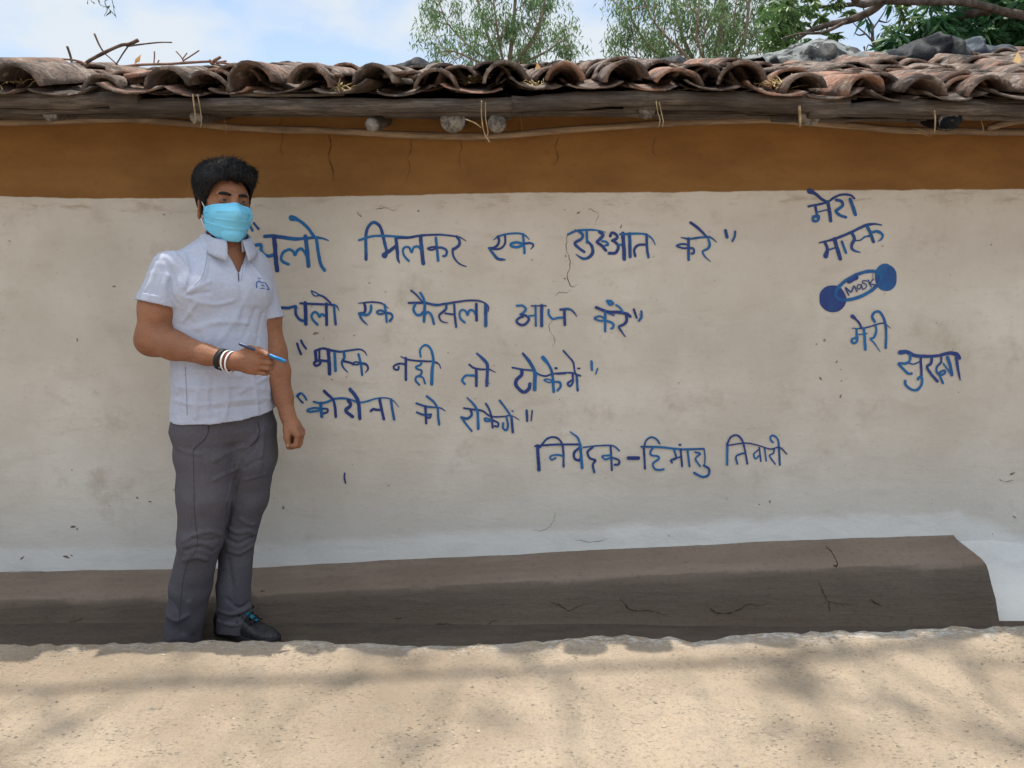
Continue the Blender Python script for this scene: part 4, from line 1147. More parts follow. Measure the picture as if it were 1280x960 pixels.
eucalyptus('taller dense tree with drooping leaves and brown trunk behind roof', None, 15.0, [
    [(890, 110, 0, .10), (897, 60, 0), (903, 10, 0), (900, -60, 0), (905, -150, 0)],
    [(888, 104, 0, .06), (862, 66, .3), (846, 20, .4), (842, -40, .3), (850, -110, 0)],
    [(892, 102, 0, .06), (926, 58, -.3), (936, 10, -.4), (940, -60, -.3)],
    [(886, 98, 0, .045), (830, 72, .3), (806, 50, .3), (788, 20, .3), (786, -20, .3)],
    [(886, 98, 0, .04), (850, 62, -.5), (818, 28, -.5), (800, -15, -.5)],
    [(894, 96, 0, .04), (940, 70, .3), (962, 44, .4), (968, 8, .4), (960, -40, .4)],
    [(884, 100, 0, .03), (830, 84, .5), (796, 72, .5), (770, 72, .5)],
    [(896, 94, 0, .03), (916, 66, .8), (918, 26, 1.0), (924, -26, 1.0)],
    [(888, 94, 0, .03), (872, 50, -.9), (874, 0, -1.0), (868, -60, -1)],
    [(892, 100, 0, .03), (944, 84, -.5), (972, 66, -.5), (985, 50, -.5)]], 25000, 0.6, 2, 'tall slender trees behind the house', 890)

# bare grey tree further right
bt = at(1098, 300, 10.0); bt[2] = 0
mb = MB(); dd = []
bp = lambda *a: [at(p[0], p[1], 10.0) for p in a]
tube(mb, catmull([bt] + bp((1097, 85), (1096, 62), (1091, 50), (1091, 30)), 5), [.07, .05, .03, .018], 7, 0, .1, 1)
for pl in ([(1093, 54), (1082, 42), (1072, 34), (1065, 27)], [(1091, 36), (1098, 26), (1104, 17), (1108, 10)], [(1091, 32), (1084, 20), (1078, 8), (1074, -4)], [(1096, 62), (1086, 56), (1082, 66)],
           [(1098, 26), (1108, 28), (1114, 24)], [(1082, 42), (1074, 44), (1068, 41)], [(1084, 20), (1088, 8), (1092, 0)], [(1095, 58), (1104, 48), (1106, 40)], [(1080, 58), (1081, 64)]):
    tube(mb, catmull(bp(*pl), 4), [.017, .006], 5, 0, .1, 3)
bare = empty('bare_tree', bt, 'thin leafless grey tree between the leafy branches on the right', 'tree')
mb.build('trunk', bark_dark.m, bare)

# mango tree: trunk outside the frame to the right, limbs reaching over roof and road
mroot_p = np.array([5.6, 5.4, 0.0])
mg = empty('mango_tree', mroot_p, 'large dark green mango tree with a thick branch arching over the roof', 'tree')
mb = MB(); LC = []; LD = []
def limb(pts, radii, ns=9):
    path = catmull(pts, 6); tube(mb, path, radii, ns, 0, .1, int(RS.randint(9999))); return path
forkp = np.array([5.5, 5.3, 2.9])
limb([mroot_p, mroot_p + np.array([-.05, 0, 1.5]), forkp], [.28, .22, .2], 12)
ov = limb([forkp, at(1300, 38, 4.9), at(1252, 14, 4.7), at(1205, 3, 4.5), at(1160, 2, 4.4), at(1110, -2, 4.3), at(1060, -40, 3.6), np.array([2.2, 2.2, 6.0]), np.array([1.4, .92, 7.4]), np.array([-.4, .73, 7.7]), np.array([-2.2, .68, 7.8]), np.array([-4.2, .68, 7.9])],
     [.13, .046, .038, .035, .033, .032, .03, .026, .022, .019, .016, .012])
lb = limb([at(1106, -2, 4.3), at(1088, 14, 4.35), at(1062, 25, 4.4), at(1035, 31, 4.45), at(1014, 38, 4.5), at(998, 48, 4.5), at(988, 60, 4.5)], [.045, .035, .026, .02, .012])
l2 = limb([at(1060, 26, 4.4), at(1030, 40, 4.3), at(1000, 42, 4.3), at(978, 48, 4.3)], [.02, .012, .006], 5)
l3 = limb([at(1165, 1, 4.4), at(1100, 2, 4.6), at(1050, 7, 4.7), at(1008, 10, 4.8)], [.035, .025, .012], 6)
l4 = limb([at(1300, 48, 5.0), at(1262, 44, 5.2), at(1225, 50, 5.2)], [.07, .04, .02])
l5 = limb([at(1240, 12, 4.7), at(1200, 20, 4.9), at(1170, 30, 5.0), at(1140, 44, 5.0)], [.045, .03, .012])
l6 = limb([forkp, np.array([6.5, 5.0, 4.5]), np.array([7.2, 4.6, 6.0])], [.16, .11, .06])
l7 = limb([forkp, np.array([5.2, 6.0, 4.8]), np.array([4.6, 6.6, 6.4])], [.16, .11, .06])
def clump(c, r, n, flat=1.0, ln=1.0):
    """whorls of drooping leaves at twig ends round c"""
    nt_ = max(1, n // 9)
    for _ in range(nt_):
        p = np.array(c) + RS.randn(3) * r * 0.5 * np.array([1, 1, flat])
        ax = RS.randn(3) * 0.5 + np.array([0, 0, -0.15])
        for k in range(9):
            a = k * 2.4; q = np.array([math.cos(a), math.sin(a) * 0.8, -0.45 - 0.5 * RS.rand()]) + ax * 0.7
            LC.append(p + RS.randn(3) * 0.012); LD.append(np.append(q, ln))
rng = [  # px, py, Y, radius(m), leaves
    (1150, 42, 4.9, .17, 150), (1175, 30, 4.9, .2, 220), (1200, 45, 5.0, .22, 260), (1225, 30, 5.1, .24, 300), (1250, 45, 5.1, .24, 300), (1272, 30, 5.1, .25, 300), (1290, 50, 5.1, .22, 200), (1215, 10, 5.2, .2, 160), (1265, 8, 5.2, .25, 240),
    (1118, 56, 4.9, .11, 80), (1135, 60, 4.9, .12, 100), (1165, 58, 5.0, .15, 150), (1190, 62, 5.2, .15, 140), (1230, 60, 5.2, .18, 180), (1262, 62, 5.2, .18, 180), (1108, 62, 4.8, .07, 40),
    (1300, 10, 5.2, .3, 260), (1330, 40, 5.2, .35, 300), (1380, 0, 5.2, .5, 400), (1190, -40, 4.9, .3, 260), (1270, -50, 5.2, .5, 500), (1350, -90, 5.4, .6, 500)]
for px, py, Y, r_, n in rng: clump(at(px, py, Y), r_, n)
LC1, LD1 = list(LC), list(LD); LC.clear(); LD.clear()
# lighter sprays along the arching branch on its left
for px, py, Y, r_, n in [(985, 10, 4.6, .13, 130), (1000, 25, 4.6, .13, 120), (972, 30, 4.5, .12, 110), (985, 48, 4.5, .1, 90), (968, 55, 4.5, .1, 80), (1012, 8, 4.7, .12, 100), (1030, 22, 4.6, .09, 60), (1040, 44, 4.5, .06, 36), (1020, 46, 4.5, .07, 45), (1045, 8, 4.7, .08, 45),
                         (1064, 12, 4.7, .06, 27), (1000, -15, 4.7, .2, 160), (960, 8, 4.7, .1, 60), (1050, -20, 4.6, .15, 90), (1130, 20, 4.6, .07, 30), (1118, 34, 4.7, .05, 18), (1090, -6, 4.6, .08, 40), (1125, 12, 4.6, .07, 36)]:
    clump(at(px, py, Y), r_, n, 1, .62)
LC2, LD2 = list(LC), list(LD); LC.clear(); LD.clear()
# crown over the road, above the picture
tw = []
for i in range(58):
    x = RS.uniform(-3.0, 2.2); z = RS.uniform(6.3, 9.2)
    yr = RS.uniform(-1.7, -0.86)          # strip of road it stands above
    c_ = np.array([x, yr + 0.2193 * (z - 0.2), z])
    j = np.argmin(np.linalg.norm(ov - c_, axis=1))
    limb([ov[j], (ov[j] + c_) / 2 + RS.randn(3) * .1, c_], [.007, .005, .003], 4)
    clump(c_, RS.uniform(.14, .4), int(RS.uniform(8, 22)), .8, .72)
for k in range(22):
    a = RS.rand() * 6.3
    clump(np.array([5.8 + 1.6 * math.cos(a), 5.6 + 1.5 * math.sin(a), RS.uniform(4.2, 7.5)]), .6, 160, 1)
LC += LC1; LD += LD1
mb.build('trunk', bark_dark.m, mg)
C = np.array(LC); D = np.array(LD)
leaves_mesh(C, D[:, :3], RS.uniform(.13, .22, len(C)) * D[:, 3], RS.uniform(.035, .055, len(C)) * D[:, 3], 'crown', mango, mg, 0.5)
C = np.array(LC2); D = np.array(LD2)
lt = leaves_mesh(C, D[:, :3], RS.uniform(.12, .2, len(C)) * D[:, 3], RS.uniform(.04, .06, len(C)) * D[:, 3], 'crown', mango2, mg, 0.4)
tag(lt, 'lighter yellowish green foliage on the arching branch')

# bamboo stem arching in from the left, its drooping tip just inside the frame
bam = empty('bamboo', (-5.8, 4.0, 0), 'thin bamboo spray hanging into the sky at top left', 'plant')
mb = MB()
bpth = catmull([(-5.8, 4.0, 0), (-5.7, 3.8, 3.0), (-5.2, 3.45, 4.9), (-4.3, 3.15, 5.3), (-3.6, 3.02, 4.6), at(128, -30, 3.0), at(131, 3, 3.0), at(139, 14, 3.0)], 6)
tube(mb, bpth, [.03, .026, .018, .010, .006, .003, .002], 7, 0, .04, 2)
tws = [[(120, -25), (112, -8), (109, 5)], [(118, -20), (124, 4), (132, 8)], [(131, 3), (134, 12), (130, 20)], [(136, -14), (141, 4), (143, 16)], [(139, 14), (144, 20)], [(111, -6), (115, 3)], [(132, 9), (138, 7)]]
for t in tws: tube(mb, catmull([at(p[0], p[1], 3.0) for p in t], 4), [.0035, .0018], 4)
mb.build('stem', M('bamboo_green', .5, .3).m, bam)
bpy.data.materials['bamboo_green'].node_tree.nodes['Principled BSDF'].inputs['Base Color'].default_value = (.09, .1, .05, 1)
C = []; D = []
for a, b in [((139, 14), (131, 21)), ((139, 14), (137, 18)), ((143, 15), (145, 24)), ((132, 8), (127, 9)), ((141, 5), (144, 12)), ((109, 2), (110, 6)), ((115, 2), (119, 5)), ((138, 7), (133, 12)), ((122, -2), (126, 5)), ((136, 14), (140, 14)), ((125, -14), (131, -6)), ((134, -20), (140, -10))]:
    p, q = at(a[0], a[1], 3.0), at(b[0], b[1], 3.0 + RS.uniform(-.02, .02)); C.append(p); D.append(q - p)
C = np.array(C); D = np.array(D)
leaves_mesh(C, D, np.linalg.norm(D, axis=1), np.full(len(C), .011), 'foliage', leaf_mat('bamboo_leaf', ((0.05, 0.075, 0.04), (0.07, 0.1, 0.05), (0.1, 0.13, 0.06)), .5, .2), bam, .15)

# ------------------------------------------------------------------ things lying on the roof
def twig_thing(name, label, cat, lines, Y, mat, flat=1.0, group=None):
    p0 = at(lines[0][0][0][0], lines[0][0][0][1], Y)
    mb = MB()
    for pts, r0, r1 in lines:
        path = catmull([at(p[0], p[1], Y + (p[2] if len(p) > 2 else 0)) for p in pts], 6)
        tube(mb, path, [r0, r1], 6, 0, .18, int(pts[0][0]), flat)
    o = mb.build(name, mat)
    tag(o, label, cat, group)
    return o
twm = M('dry_twig', .85, .2); g1 = twm.noise(25, 4); twm.color(twm.mix(twm.step(g1, .35, .65), (0.075, 0.05, 0.04), (0.17, 0.115, 0.085)))
rtw = M('reddish_twig', .8, .2); rtw.color(rtw.mix(rtw.step(rtw.noise(25, 4), .35, .65), (0.17, 0.085, 0.06), (0.27, 0.15, 0.11)))
twig_thing('dry_branch', 'forked dry branch sticking up above the left end of the roof', 'branch', [
    ([(104, 84), (110, 77), (128, 67), (150, 57), (162, 55), (173, 50)], .008, .008), ([(158, 58), (180, 55), (200, 53), (215, 53)], .0042, .003), ([(118, 42), (124, 56), (130, 66)], .0045, .004), ([(130, 66), (138, 73), (146, 80)], .003, .003), ([(160, 58), (153, 68), (145, 81)], .0035, .003), ([(146, 80), (147, 90)], .003, .003), ([(104, 84), (100, 92)], .008, .007)], 0.75, twm.m)
twig_thing('twig', 'short dark twig standing up at far left among the tiles', 'twig', [([(84, 58), (88, 70), (91, 84), (93, 92)], .0055, .005), ([(94, 90), (97, 98)], .004, .004)], 0.5, twm.m)
twig_thing('twig', 'curved reddish stem lying below the forked dry branch', 'twig', [([(50, 78), (62, 75), (80, 74), (96, 76), (106, 80), (112, 88)], .003, .007)], 0.6, rtw.m)
twig_thing('dry_branch', 'long reddish stick with bare side twigs lying along the roof top', 'branch', [
    ([(150, 84), (176, 81), (210, 80), (240, 78), (262, 77), (280, 79), (306, 82), (324, 82)], .007, .004), ([(230, 79), (227, 72), (220, 64)], .0035, .003), ([(228, 74), (234, 66)], .003, .0025), ([(229, 76), (240, 69), (249, 63)], .0032, .003), ([(264, 81), (268, 76), (276, 71)], .009, .006), ([(270, 79), (283, 76)], .006, .004), ([(262, 75), (270, 82)], .006, .005),
    ([(192, 82), (193, 72), (193, 64)], .003, .003), ([(196, 80), (199, 75)], .003, .003), ([(272, 80), (285, 85), (293, 90)], .0032, .003), ([(150, 84), (140, 88)], .006, .005)], 0.7, rtw.m)
strw = M('straw', .75, .25); g1 = strw.noise(40, 3); strw.color(strw.mix(strw.step(g1, .35, .65), (0.42, 0.28, 0.12), (0.62, 0.48, 0.26)))
def straw(label, px, py, Y, n, spread, lean=(0, 0), L=(14, 30), extra=()):
    lines = []
    for k in range(n):
        a = RS.uniform(-.5, math.pi + .5); l = RS.uniform(*L)
        x, y = px + RS.randn() * spread, py + RS.randn() * spread * .25
        lines.append(([(x, y + 3, RS.uniform(-.03, .03)), (x + math.cos(a) * l * .5 + lean[0], y - abs(math.sin(a)) * l * .22 + lean[1], 0), (x + math.cos(a) * l, y - abs(math.sin(a)) * l * .35, RS.uniform(-.03, .03))], .0022, .0014))
    lines += list(extra)
    return twig_thing('straw_tuft', label, 'straw', lines, Y, strw.m, .5, 'dry straw caught between the roof tiles')
straw('tuft of straw with tall crossed stalks left of roof centre', 428, 110, -.27, 14, 8, (0, 0), (8, 22), (([(418, 118), (423, 106), (427, 90)], .0045, .002), ([(432, 116), (424, 108), (414, 96)], .003, .002), ([(418, 116), (430, 108), (440, 104)], .0035, .002)))
straw('golden straw bundle packed under the tile right of roof centre', 590, 99, -.18, 26, 10, (0, 0), (8, 26))
straw('pale straw and husk wedged beside the tall stacked tiles', 668, 105, -.25, 12, 6, (0, 0), (6, 18), (([(664, 100), (672, 108), (680, 112)], .005, .002),))
straw('mat of straw hanging over the eave at right', 966, 104, -.27, 30, 10, (0, 1), (6, 22), (([(990, 92), (986, 102), (984, 112)], .003, .002), ([(984, 112), (990, 116), (1000, 115)], .002, .0015)))
straw('scattered straw under the tile at far left', 22, 102, -.3, 10, 9, (0, 0), (6, 16))
straw('wisps of straw on the tiles at far right', 1130, 96, .1, 10, 8, (0, 0), (6, 18))
straw('loose straw by the tile right of the arched pair', 905, 98, -.2, 9, 6, (0, 0), (5, 14))
dl = leaf_mat('dry_leaf', ((0.42, 0.2, 0.06), (0.55, 0.33, 0.12), (0.6, 0.4, 0.18)), .7, .2)
def dry_leaf(label, a, b, Y, wd):
    p, q = at(a[0], a[1], Y), at(b[0], b[1], Y + .02)
    o = leaves_mesh(np.array([p]), np.array([q - p]), np.array([np.linalg.norm(q - p)]), np.array([wd]), 'dry_leaf', dl, None, .3)
    return tag(o, label, 'leaf', 'dry leaves on the roof')
dry_leaf('orange dry leaf standing upright at the right end of the roof', (1271, 85), (1272, 62), .3, .03)
dry_leaf('small dry leaf curled above the long reddish stick', (168, 80), (178, 70), .7, .035)
dry_leaf('broad tan dry leaf propped against the tile at far left', (98, 97), (92, 81), .2, .07)
dry_leaf('pale dry leaf stuck upright left of the stacked tiles', (676, 96), (674, 76), .0, .045)
dry_leaf('small dry leaf lying beside the tile right of the black plastic', (905, 103), (902, 90), -.1, .03)

silver = M('grey_plastic', .6, .12)
silver.color(silver.mix(silver.step(silver.noise(7, 5, .65), .46, .54), (0.008, 0.009, 0.01), (0.16, 0.172, 0.17))); silver.bump(silver.noise(30, 3), .3, .02)
blue = M('bluish_plastic', .6, .12)
blue.color(blue.mix(blue.step(blue.noise(8, 4), .4, .6), (0.015, 0.022, 0.035), (0.05, 0.065, 0.08))); blue.bump(blue.noise(30, 3), .3, .02)
def tarp(label, outline, Y, depth, mat, seed, name='plastic_sheet'):
    """outline: silhouette top as photo pixels at depth Y; the sheet drapes from it down to the tiles front and back"""
    T = np.array([at(p[0], p[1], Y) for p in outline])
    xs_ = np.linspace(T[0][0], T[-1][0], 44)
    zt = np.interp(xs_, T[:, 0], T[:, 2])
    nv = 22; V = []
    for x, z in zip(xs_, zt):
        for v in np.linspace(-1, 1, nv):
            y = Y + v * depth * .62
            zr = roof_z(x, y) + 0.055 + (0.03 if abs(v) < .95 else -.0)
            k = (1 - abs(v) ** 4)
            V.append((x, y, max(zr, zr + (z - roof_z(x, Y) - .085) * k)))
    V = np.array(V)
    env = np.tile(1 - np.abs(np.linspace(-1, 1, nv)) ** 4, 44)
    f = fbm(V * np.array([1, .8, 1]), 9, 4, seed)
    V[:, 2] += 0.026 * f - 0.008
    rdg = 1 - np.abs(fbm(V * np.array([1, .5, 1]) + 7, 9, 2, seed + 5)) * 2.5
    V[:, 2] += 0.014 * rdg
    V[:, 1] += (0.055 * (1 - np.abs(fbm(V * np.array([1, .2, .35]), 11, 2, seed + 9)) * 3) + 0.02 * fbm(V, 16, 2, seed + 4)) * env
    V[:, 0] += 0.02 * fbm(V, 8, 2, seed + 2)
    F = grid_faces(44, nv)
    o = mesh_obj(name, V, F, mat, None, True)
    md = o.modifiers.new('thick', 'SOLIDIFY'); md.thickness = .002
    return tag(o, label, 'plastic sheet', 'plastic sheets on the roof')
tarp('low black plastic sheet crest near left of roof centre', [(428, 92), (440, 86), (452, 84), (466, 86), (480, 92)], .9, .25, blue.m, 1)
tarp('black plastic hump above the tiles left of the slender tree', [(486, 92), (498, 80), (512, 75), (528, 75), (545, 80), (560, 90)], .85, .3, blk.m, 2)
tarp('thin black plastic strip below the slender tree', [(566, 92), (584, 87), (610, 86), (640, 90), (662, 94)], 1.0, .2, blk.m, 3)
tarp('crumpled grey plastic sheet between the two slender trees', [(712, 92), (726, 76), (738, 72), (752, 74), (770, 73), (790, 84), (806, 94)], .9, .3, silver.m, 4)
tarp('wide smooth black plastic sheet right of the grey plastic', [(784, 90), (800, 80), (820, 73), (845, 71), (866, 73), (885, 80), (898, 90)], 1.1, .25, blk.m, 5)
tarp('shiny wrinkled black plastic bundle under the dense tree', [(886, 88), (896, 74), (914, 70), (928, 71), (940, 76), (966, 86)], 1.05, .25, blk.m, 6)
tarp('tall grey and black plastic mound under the arching branch', [(940, 76), (966, 66), (994, 60), (1004, 52), (1012, 54), (1024, 48), (1040, 47), (1050, 53), (1062, 58), (1074, 66), (1094, 70), (1112, 76)], 1.1, .35, silver.m, 7)
tarp('black plastic sheet folded over the tiles below the mango leaves', [(1108, 76), (1120, 64), (1138, 57), (1158, 51), (1176, 49), (1192, 50), (1200, 56)], .95, .24, blk.m, 8)
tarp('bluish black plastic strip at far right of roof', [(1190, 58), (1206, 50), (1222, 49), (1238, 52), (1256, 58)], 1.15, .2, blue.m, 9)
# ------------------------------------------------------------------ signed-distance modelling for the figure
def dot(a, b): return (a * b).sum(-1)
def rcone(P, a, b, ra, rb):
    a = np.asarray(a, np.float32); b = np.asarray(b, np.float32)
    ba = b - a; t = np.clip(((P - a) @ ba) / (ba @ ba), 0, 1)
    return np.linalg.norm(P - a - t[:, None] * ba, axis=1) - (ra + t * (rb - ra))
def ell(P, c, r):
    q = P - np.asarray(c, np.float32); r = np.asarray(r, np.float32)
    k0 = np.linalg.norm(q / r, axis=1); k1 = np.linalg.norm(q / (r * r), axis=1) + 1e-9
    return k0 * (k0 - 1) / k1
def smin(a, b, k):
    h = np.clip(0.5 + 0.5 * (b - a) / k, 0, 1)
    return b * (1 - h) + a * h - k * h * (1 - h)
def smax(a, b, k): return -smin(-a, -b, k)
def chain(P, pts, rads, k=0.01):
    d = None
    for i in range(len(pts) - 1):
        e = rcone(P, pts[i], pts[i + 1], rads[i], rads[i + 1])
        d = e if d is None else smin(d, e, k)
    return d
def sections(P, zs, a, b, cx, cy):
    """stack of ellipses along z (in local coords)"""
    z = P[:, 2]
    A = np.interp(z, zs, a); B = np.interp(z, zs, b)
    X0 = np.interp(z, zs, cx); Y0 = np.interp(z, zs, cy)
    qx = (P[:, 0] - X0) / A; qy = (P[:, 1] - Y0) / B
    k = np.sqrt(qx * qx + qy * qy) + 1e-9
    g = np.sqrt((qx / A) ** 2 + (qy / B) ** 2) + 1e-9
    d = k * (k - 1) / g
    d = np.clip(d, -np.minimum(A, B), 1e9)
    return np.maximum(d, np.maximum(zs[0] - z, z - zs[-1]))

def surface_nets(fn, lo, hi, h, B=12, lip=1.5):
    lo = np.asarray(lo, float); hi = np.asarray(hi, float)
    nb = np.ceil((hi - lo) / (h * B)).astype(int)
    dims = nb * B + 1
    vol = np.full(dims, 1.0, np.float32)
    I = np.stack(np.meshgrid(*[np.arange(n) for n in nb], indexing='ij'), -1).reshape(-1, 3)
    cen = (lo + (I + 0.5) * B * h).astype(np.float32)
    dc = fn(cen)
    act = np.abs(dc) < B * h * 0.87 * lip + 0.01
    loc = np.stack(np.meshgrid(*[np.arange(B + 1)] * 3, indexing='ij'), -1).reshape(-1, 3)
    for i in np.where(~act)[0]:
        if dc[i] < 0:
            x, y, z = I[i] * B
            vol[x:x + B + 1, y:y + B + 1, z:z + B + 1] = -1
    ids = np.where(act)[0]
    for s in range(0, len(ids), 60):
        ch = ids[s:s + 60]
        P = (lo + (I[ch][:, None, :] * B + loc[None]) * h).reshape(-1, 3).astype(np.float32)
        d = fn(P).reshape(len(ch), B + 1, B + 1, B + 1)
        for k, i in enumerate(ch):
            x, y, z = I[i] * B
            vol[x:x + B + 1, y:y + B + 1, z:z + B + 1] = d[k]
    ins = vol < 0
    c = np.zeros(np.array(dims) - 1, np.uint8)
    for dx in (0, 1):
        for dy in (0, 1):
            for dz in (0, 1):
                c += ins[dx:dims[0] - 1 + dx, dy:dims[1] - 1 + dy, dz:dims[2] - 1 + dz]
    active = (c > 0) & (c < 8)
    cells = np.argwhere(active)
    idx = np.full(c.shape, -1, np.int32); idx[active] = np.arange(len(cells))
    acc = np.zeros((len(cells), 3)); cnt = np.zeros(len(cells))
    cor = np.array([(x, y, z) for x in (0, 1) for y in (0, 1) for z in (0, 1)])
    for i in range(8):
        for j in range(i + 1, 8):
            if np.abs(cor[i] - cor[j]).sum() != 1: continue
            va = vol[tuple((cells + cor[i]).T)]; vb = vol[tuple((cells + cor[j]).T)]
            m = (va < 0) != (vb < 0)
            t = va[m] / (va[m] - vb[m])
            acc[m] += cor[i] + t[:, None] * (cor[j] - cor[i]); cnt[m] += 1
    V = lo + (cells + acc / cnt[:, None]) * h
    Q = []
    for ax in range(3):
        u, v = (ax + 1) % 3, (ax + 2) % 3
        sl0 = [slice(None)] * 3; sl1 = [slice(None)] * 3
        sl0[ax] = slice(0, -1); sl1[ax] = slice(1, None)
        chg = ins[tuple(sl0)] != ins[tuple(sl1)]
        E_ = np.argwhere(chg)
        E_ = E_[(E_[:, u] > 0) & (E_[:, v] > 0) & (E_[:, u] < c.shape[u]) & (E_[:, v] < c.shape[v])]
        a0 = ins[tuple(E_.T)]
        du = np.zeros(3, int); du[u] = 1; dv = np.zeros(3, int); dv[v] = 1
        q = np.stack([idx[tuple((E_ - du - dv).T)], idx[tuple((E_ - dv).T)], idx[tuple(E_.T)], idx[tuple((E_ - du).T)]], 1)
        q[~a0] = q[~a0][:, ::-1]
        Q.append(q)
    Q = np.concatenate(Q)
    Q = Q[(Q >= 0).all(1)]
    return V, Q.astype(np.int32)

def relax(V, Q, it=2, lam=0.4):
    E_ = np.concatenate([Q[:, [0, 1]], Q[:, [1, 2]], Q[:, [2, 3]], Q[:, [3, 0]]])
    for _ in range(it):
        s = np.zeros_like(V); n = np.zeros(len(V))
        for a, b in ((0, 1), (1, 0)):
            np.add.at(s, E_[:, a], V[E_[:, b]]); np.add.at(n, E_[:, a], 1)
        V = V + lam * (s / n[:, None] - V)
    return V

def march(fn, px, py, tmin=1.8, tmax=4.0):
    d = ray(px, py); d = d / np.linalg.norm(d); t = tmin
    for _ in range(120):
        p = np.array(CAM) + d * t
        s = float(fn(p[None].astype(np.float32))[0])
        if s < 0.0006: return p
        t += max(s * 0.6, 0.0006)
        if t > tmax: return None
    return p

def polydist(P, pts):
    d = np.full(len(P), 9.0, np.float32)
    for i in range(len(pts) - 1):
        d = np.minimum(d, rcone(P, pts[i], pts[i + 1], 0, 0))
    return d

def folded(fn, marks):
    """ridges (+) and creases (-) pressed into a cloth surface along photo-pixel lines"""
    prepared = []
    for pxs, amp, wd in marks:
        C = catmull(pxs, 3)
        wd *= .72
        hits = [march(fn, *p) for p in C]
        hits = [h_ for h_ in hits if h_ is not None]
        if len(hits) > 1:
            H_ = np.array(hits); prepared.append((H_, amp * 1.9, wd, H_.min(0) - 3 * wd, H_.max(0) + 3 * wd))
    def g(P):
        d = fn(P)
        for H_, amp, wd, l_, u_ in prepared:
            m = ((P > l_) & (P < u_)).all(1) & (np.abs(d) < 0.05)
            if m.any():
                pd = polydist(P[m], H_)
                d[m] -= amp * np.exp(-(pd / wd) ** 2)
        return d
    return g

# ------------------------------------------------------------------ pose (metres, world)
YAW = R(36)
cy_, sy_ = math.cos(YAW), math.sin(YAW)
TC = np.array([-1.035, -0.375, 0.0])
def to_t(P):      # world -> torso frame (x = image right, y = back, z up)
    q = P - TC.astype(np.float32)
    return np.stack([q[:, 0] * cy_ + q[:, 1] * sy_, -q[:, 0] * sy_ + q[:, 1] * cy_, q[:, 2]], 1)
def from_t(p):
    x, y, z = p
    return np.array([x * cy_ - y * sy_, x * sy_ + y * cy_, z]) + TC
SH_R = at(208, 336, -0.475); SH_L = at(318, 338, -0.285)
EL_R = at(191, 424, -0.50); WR_R = at(287, 452, -0.585)
EL_L = at(341, 440, -0.30); WR_L = at(360, 521, -0.37)
NECK = at(284, 306, -0.375)
K_R = at(251, 672, -0.45); K_L = at(297, 668, -0.335)
A_R = at(226, 792, -0.40); A_L = at(293, 782, -0.33)
H_R = at(257, 566, -0.415); H_L = at(311, 566, -0.34)
T_R = at(256, 620, -0.44); T_L = at(308, 620, -0.33)
C_R = at(238, 735, -0.42); C_L = at(292, 735, -0.34)

ZS = [0.70, 0.80, 0.88, 0.95, 1.05, 1.15, 1.25, 1.33, 1.39, 1.425, 1.455, 1.48]
TA = [0.168, 0.170, 0.165, 0.161, 0.160, 0.166, 0.176, 0.176, 0.162, 0.134, 0.094, 0.062]
TB = [0.122, 0.126, 0.126, 0.126, 0.126, 0.124, 0.120, 0.112, 0.096, 0.082, 0.068, 0.055]
TX = [0.008, 0.009, 0.010, 0.010, 0.008, 0.008, 0.01, 0.012, 0.016, 0.022, 0.03, 0.035]
TY = [0.0, 0.0, 0.0, -0.008, -0.01, -0.004, 0.0, 0.004, 0.008, 0.01, 0.008, 0.006]
def torso(P, grow=0.0):
    q = to_t(P)
    d = sections(q, ZS, TA, TB, TX, TY)
    # chest muscles
    d = smin(d, ell(q, (-0.075, -0.075, 1.30), (0.075, 0.045, 0.06)), 0.05)
    d = smin(d, ell(q, (0.085, -0.075, 1.30), (0.075, 0.045, 0.06)), 0.05)
    return d - grow

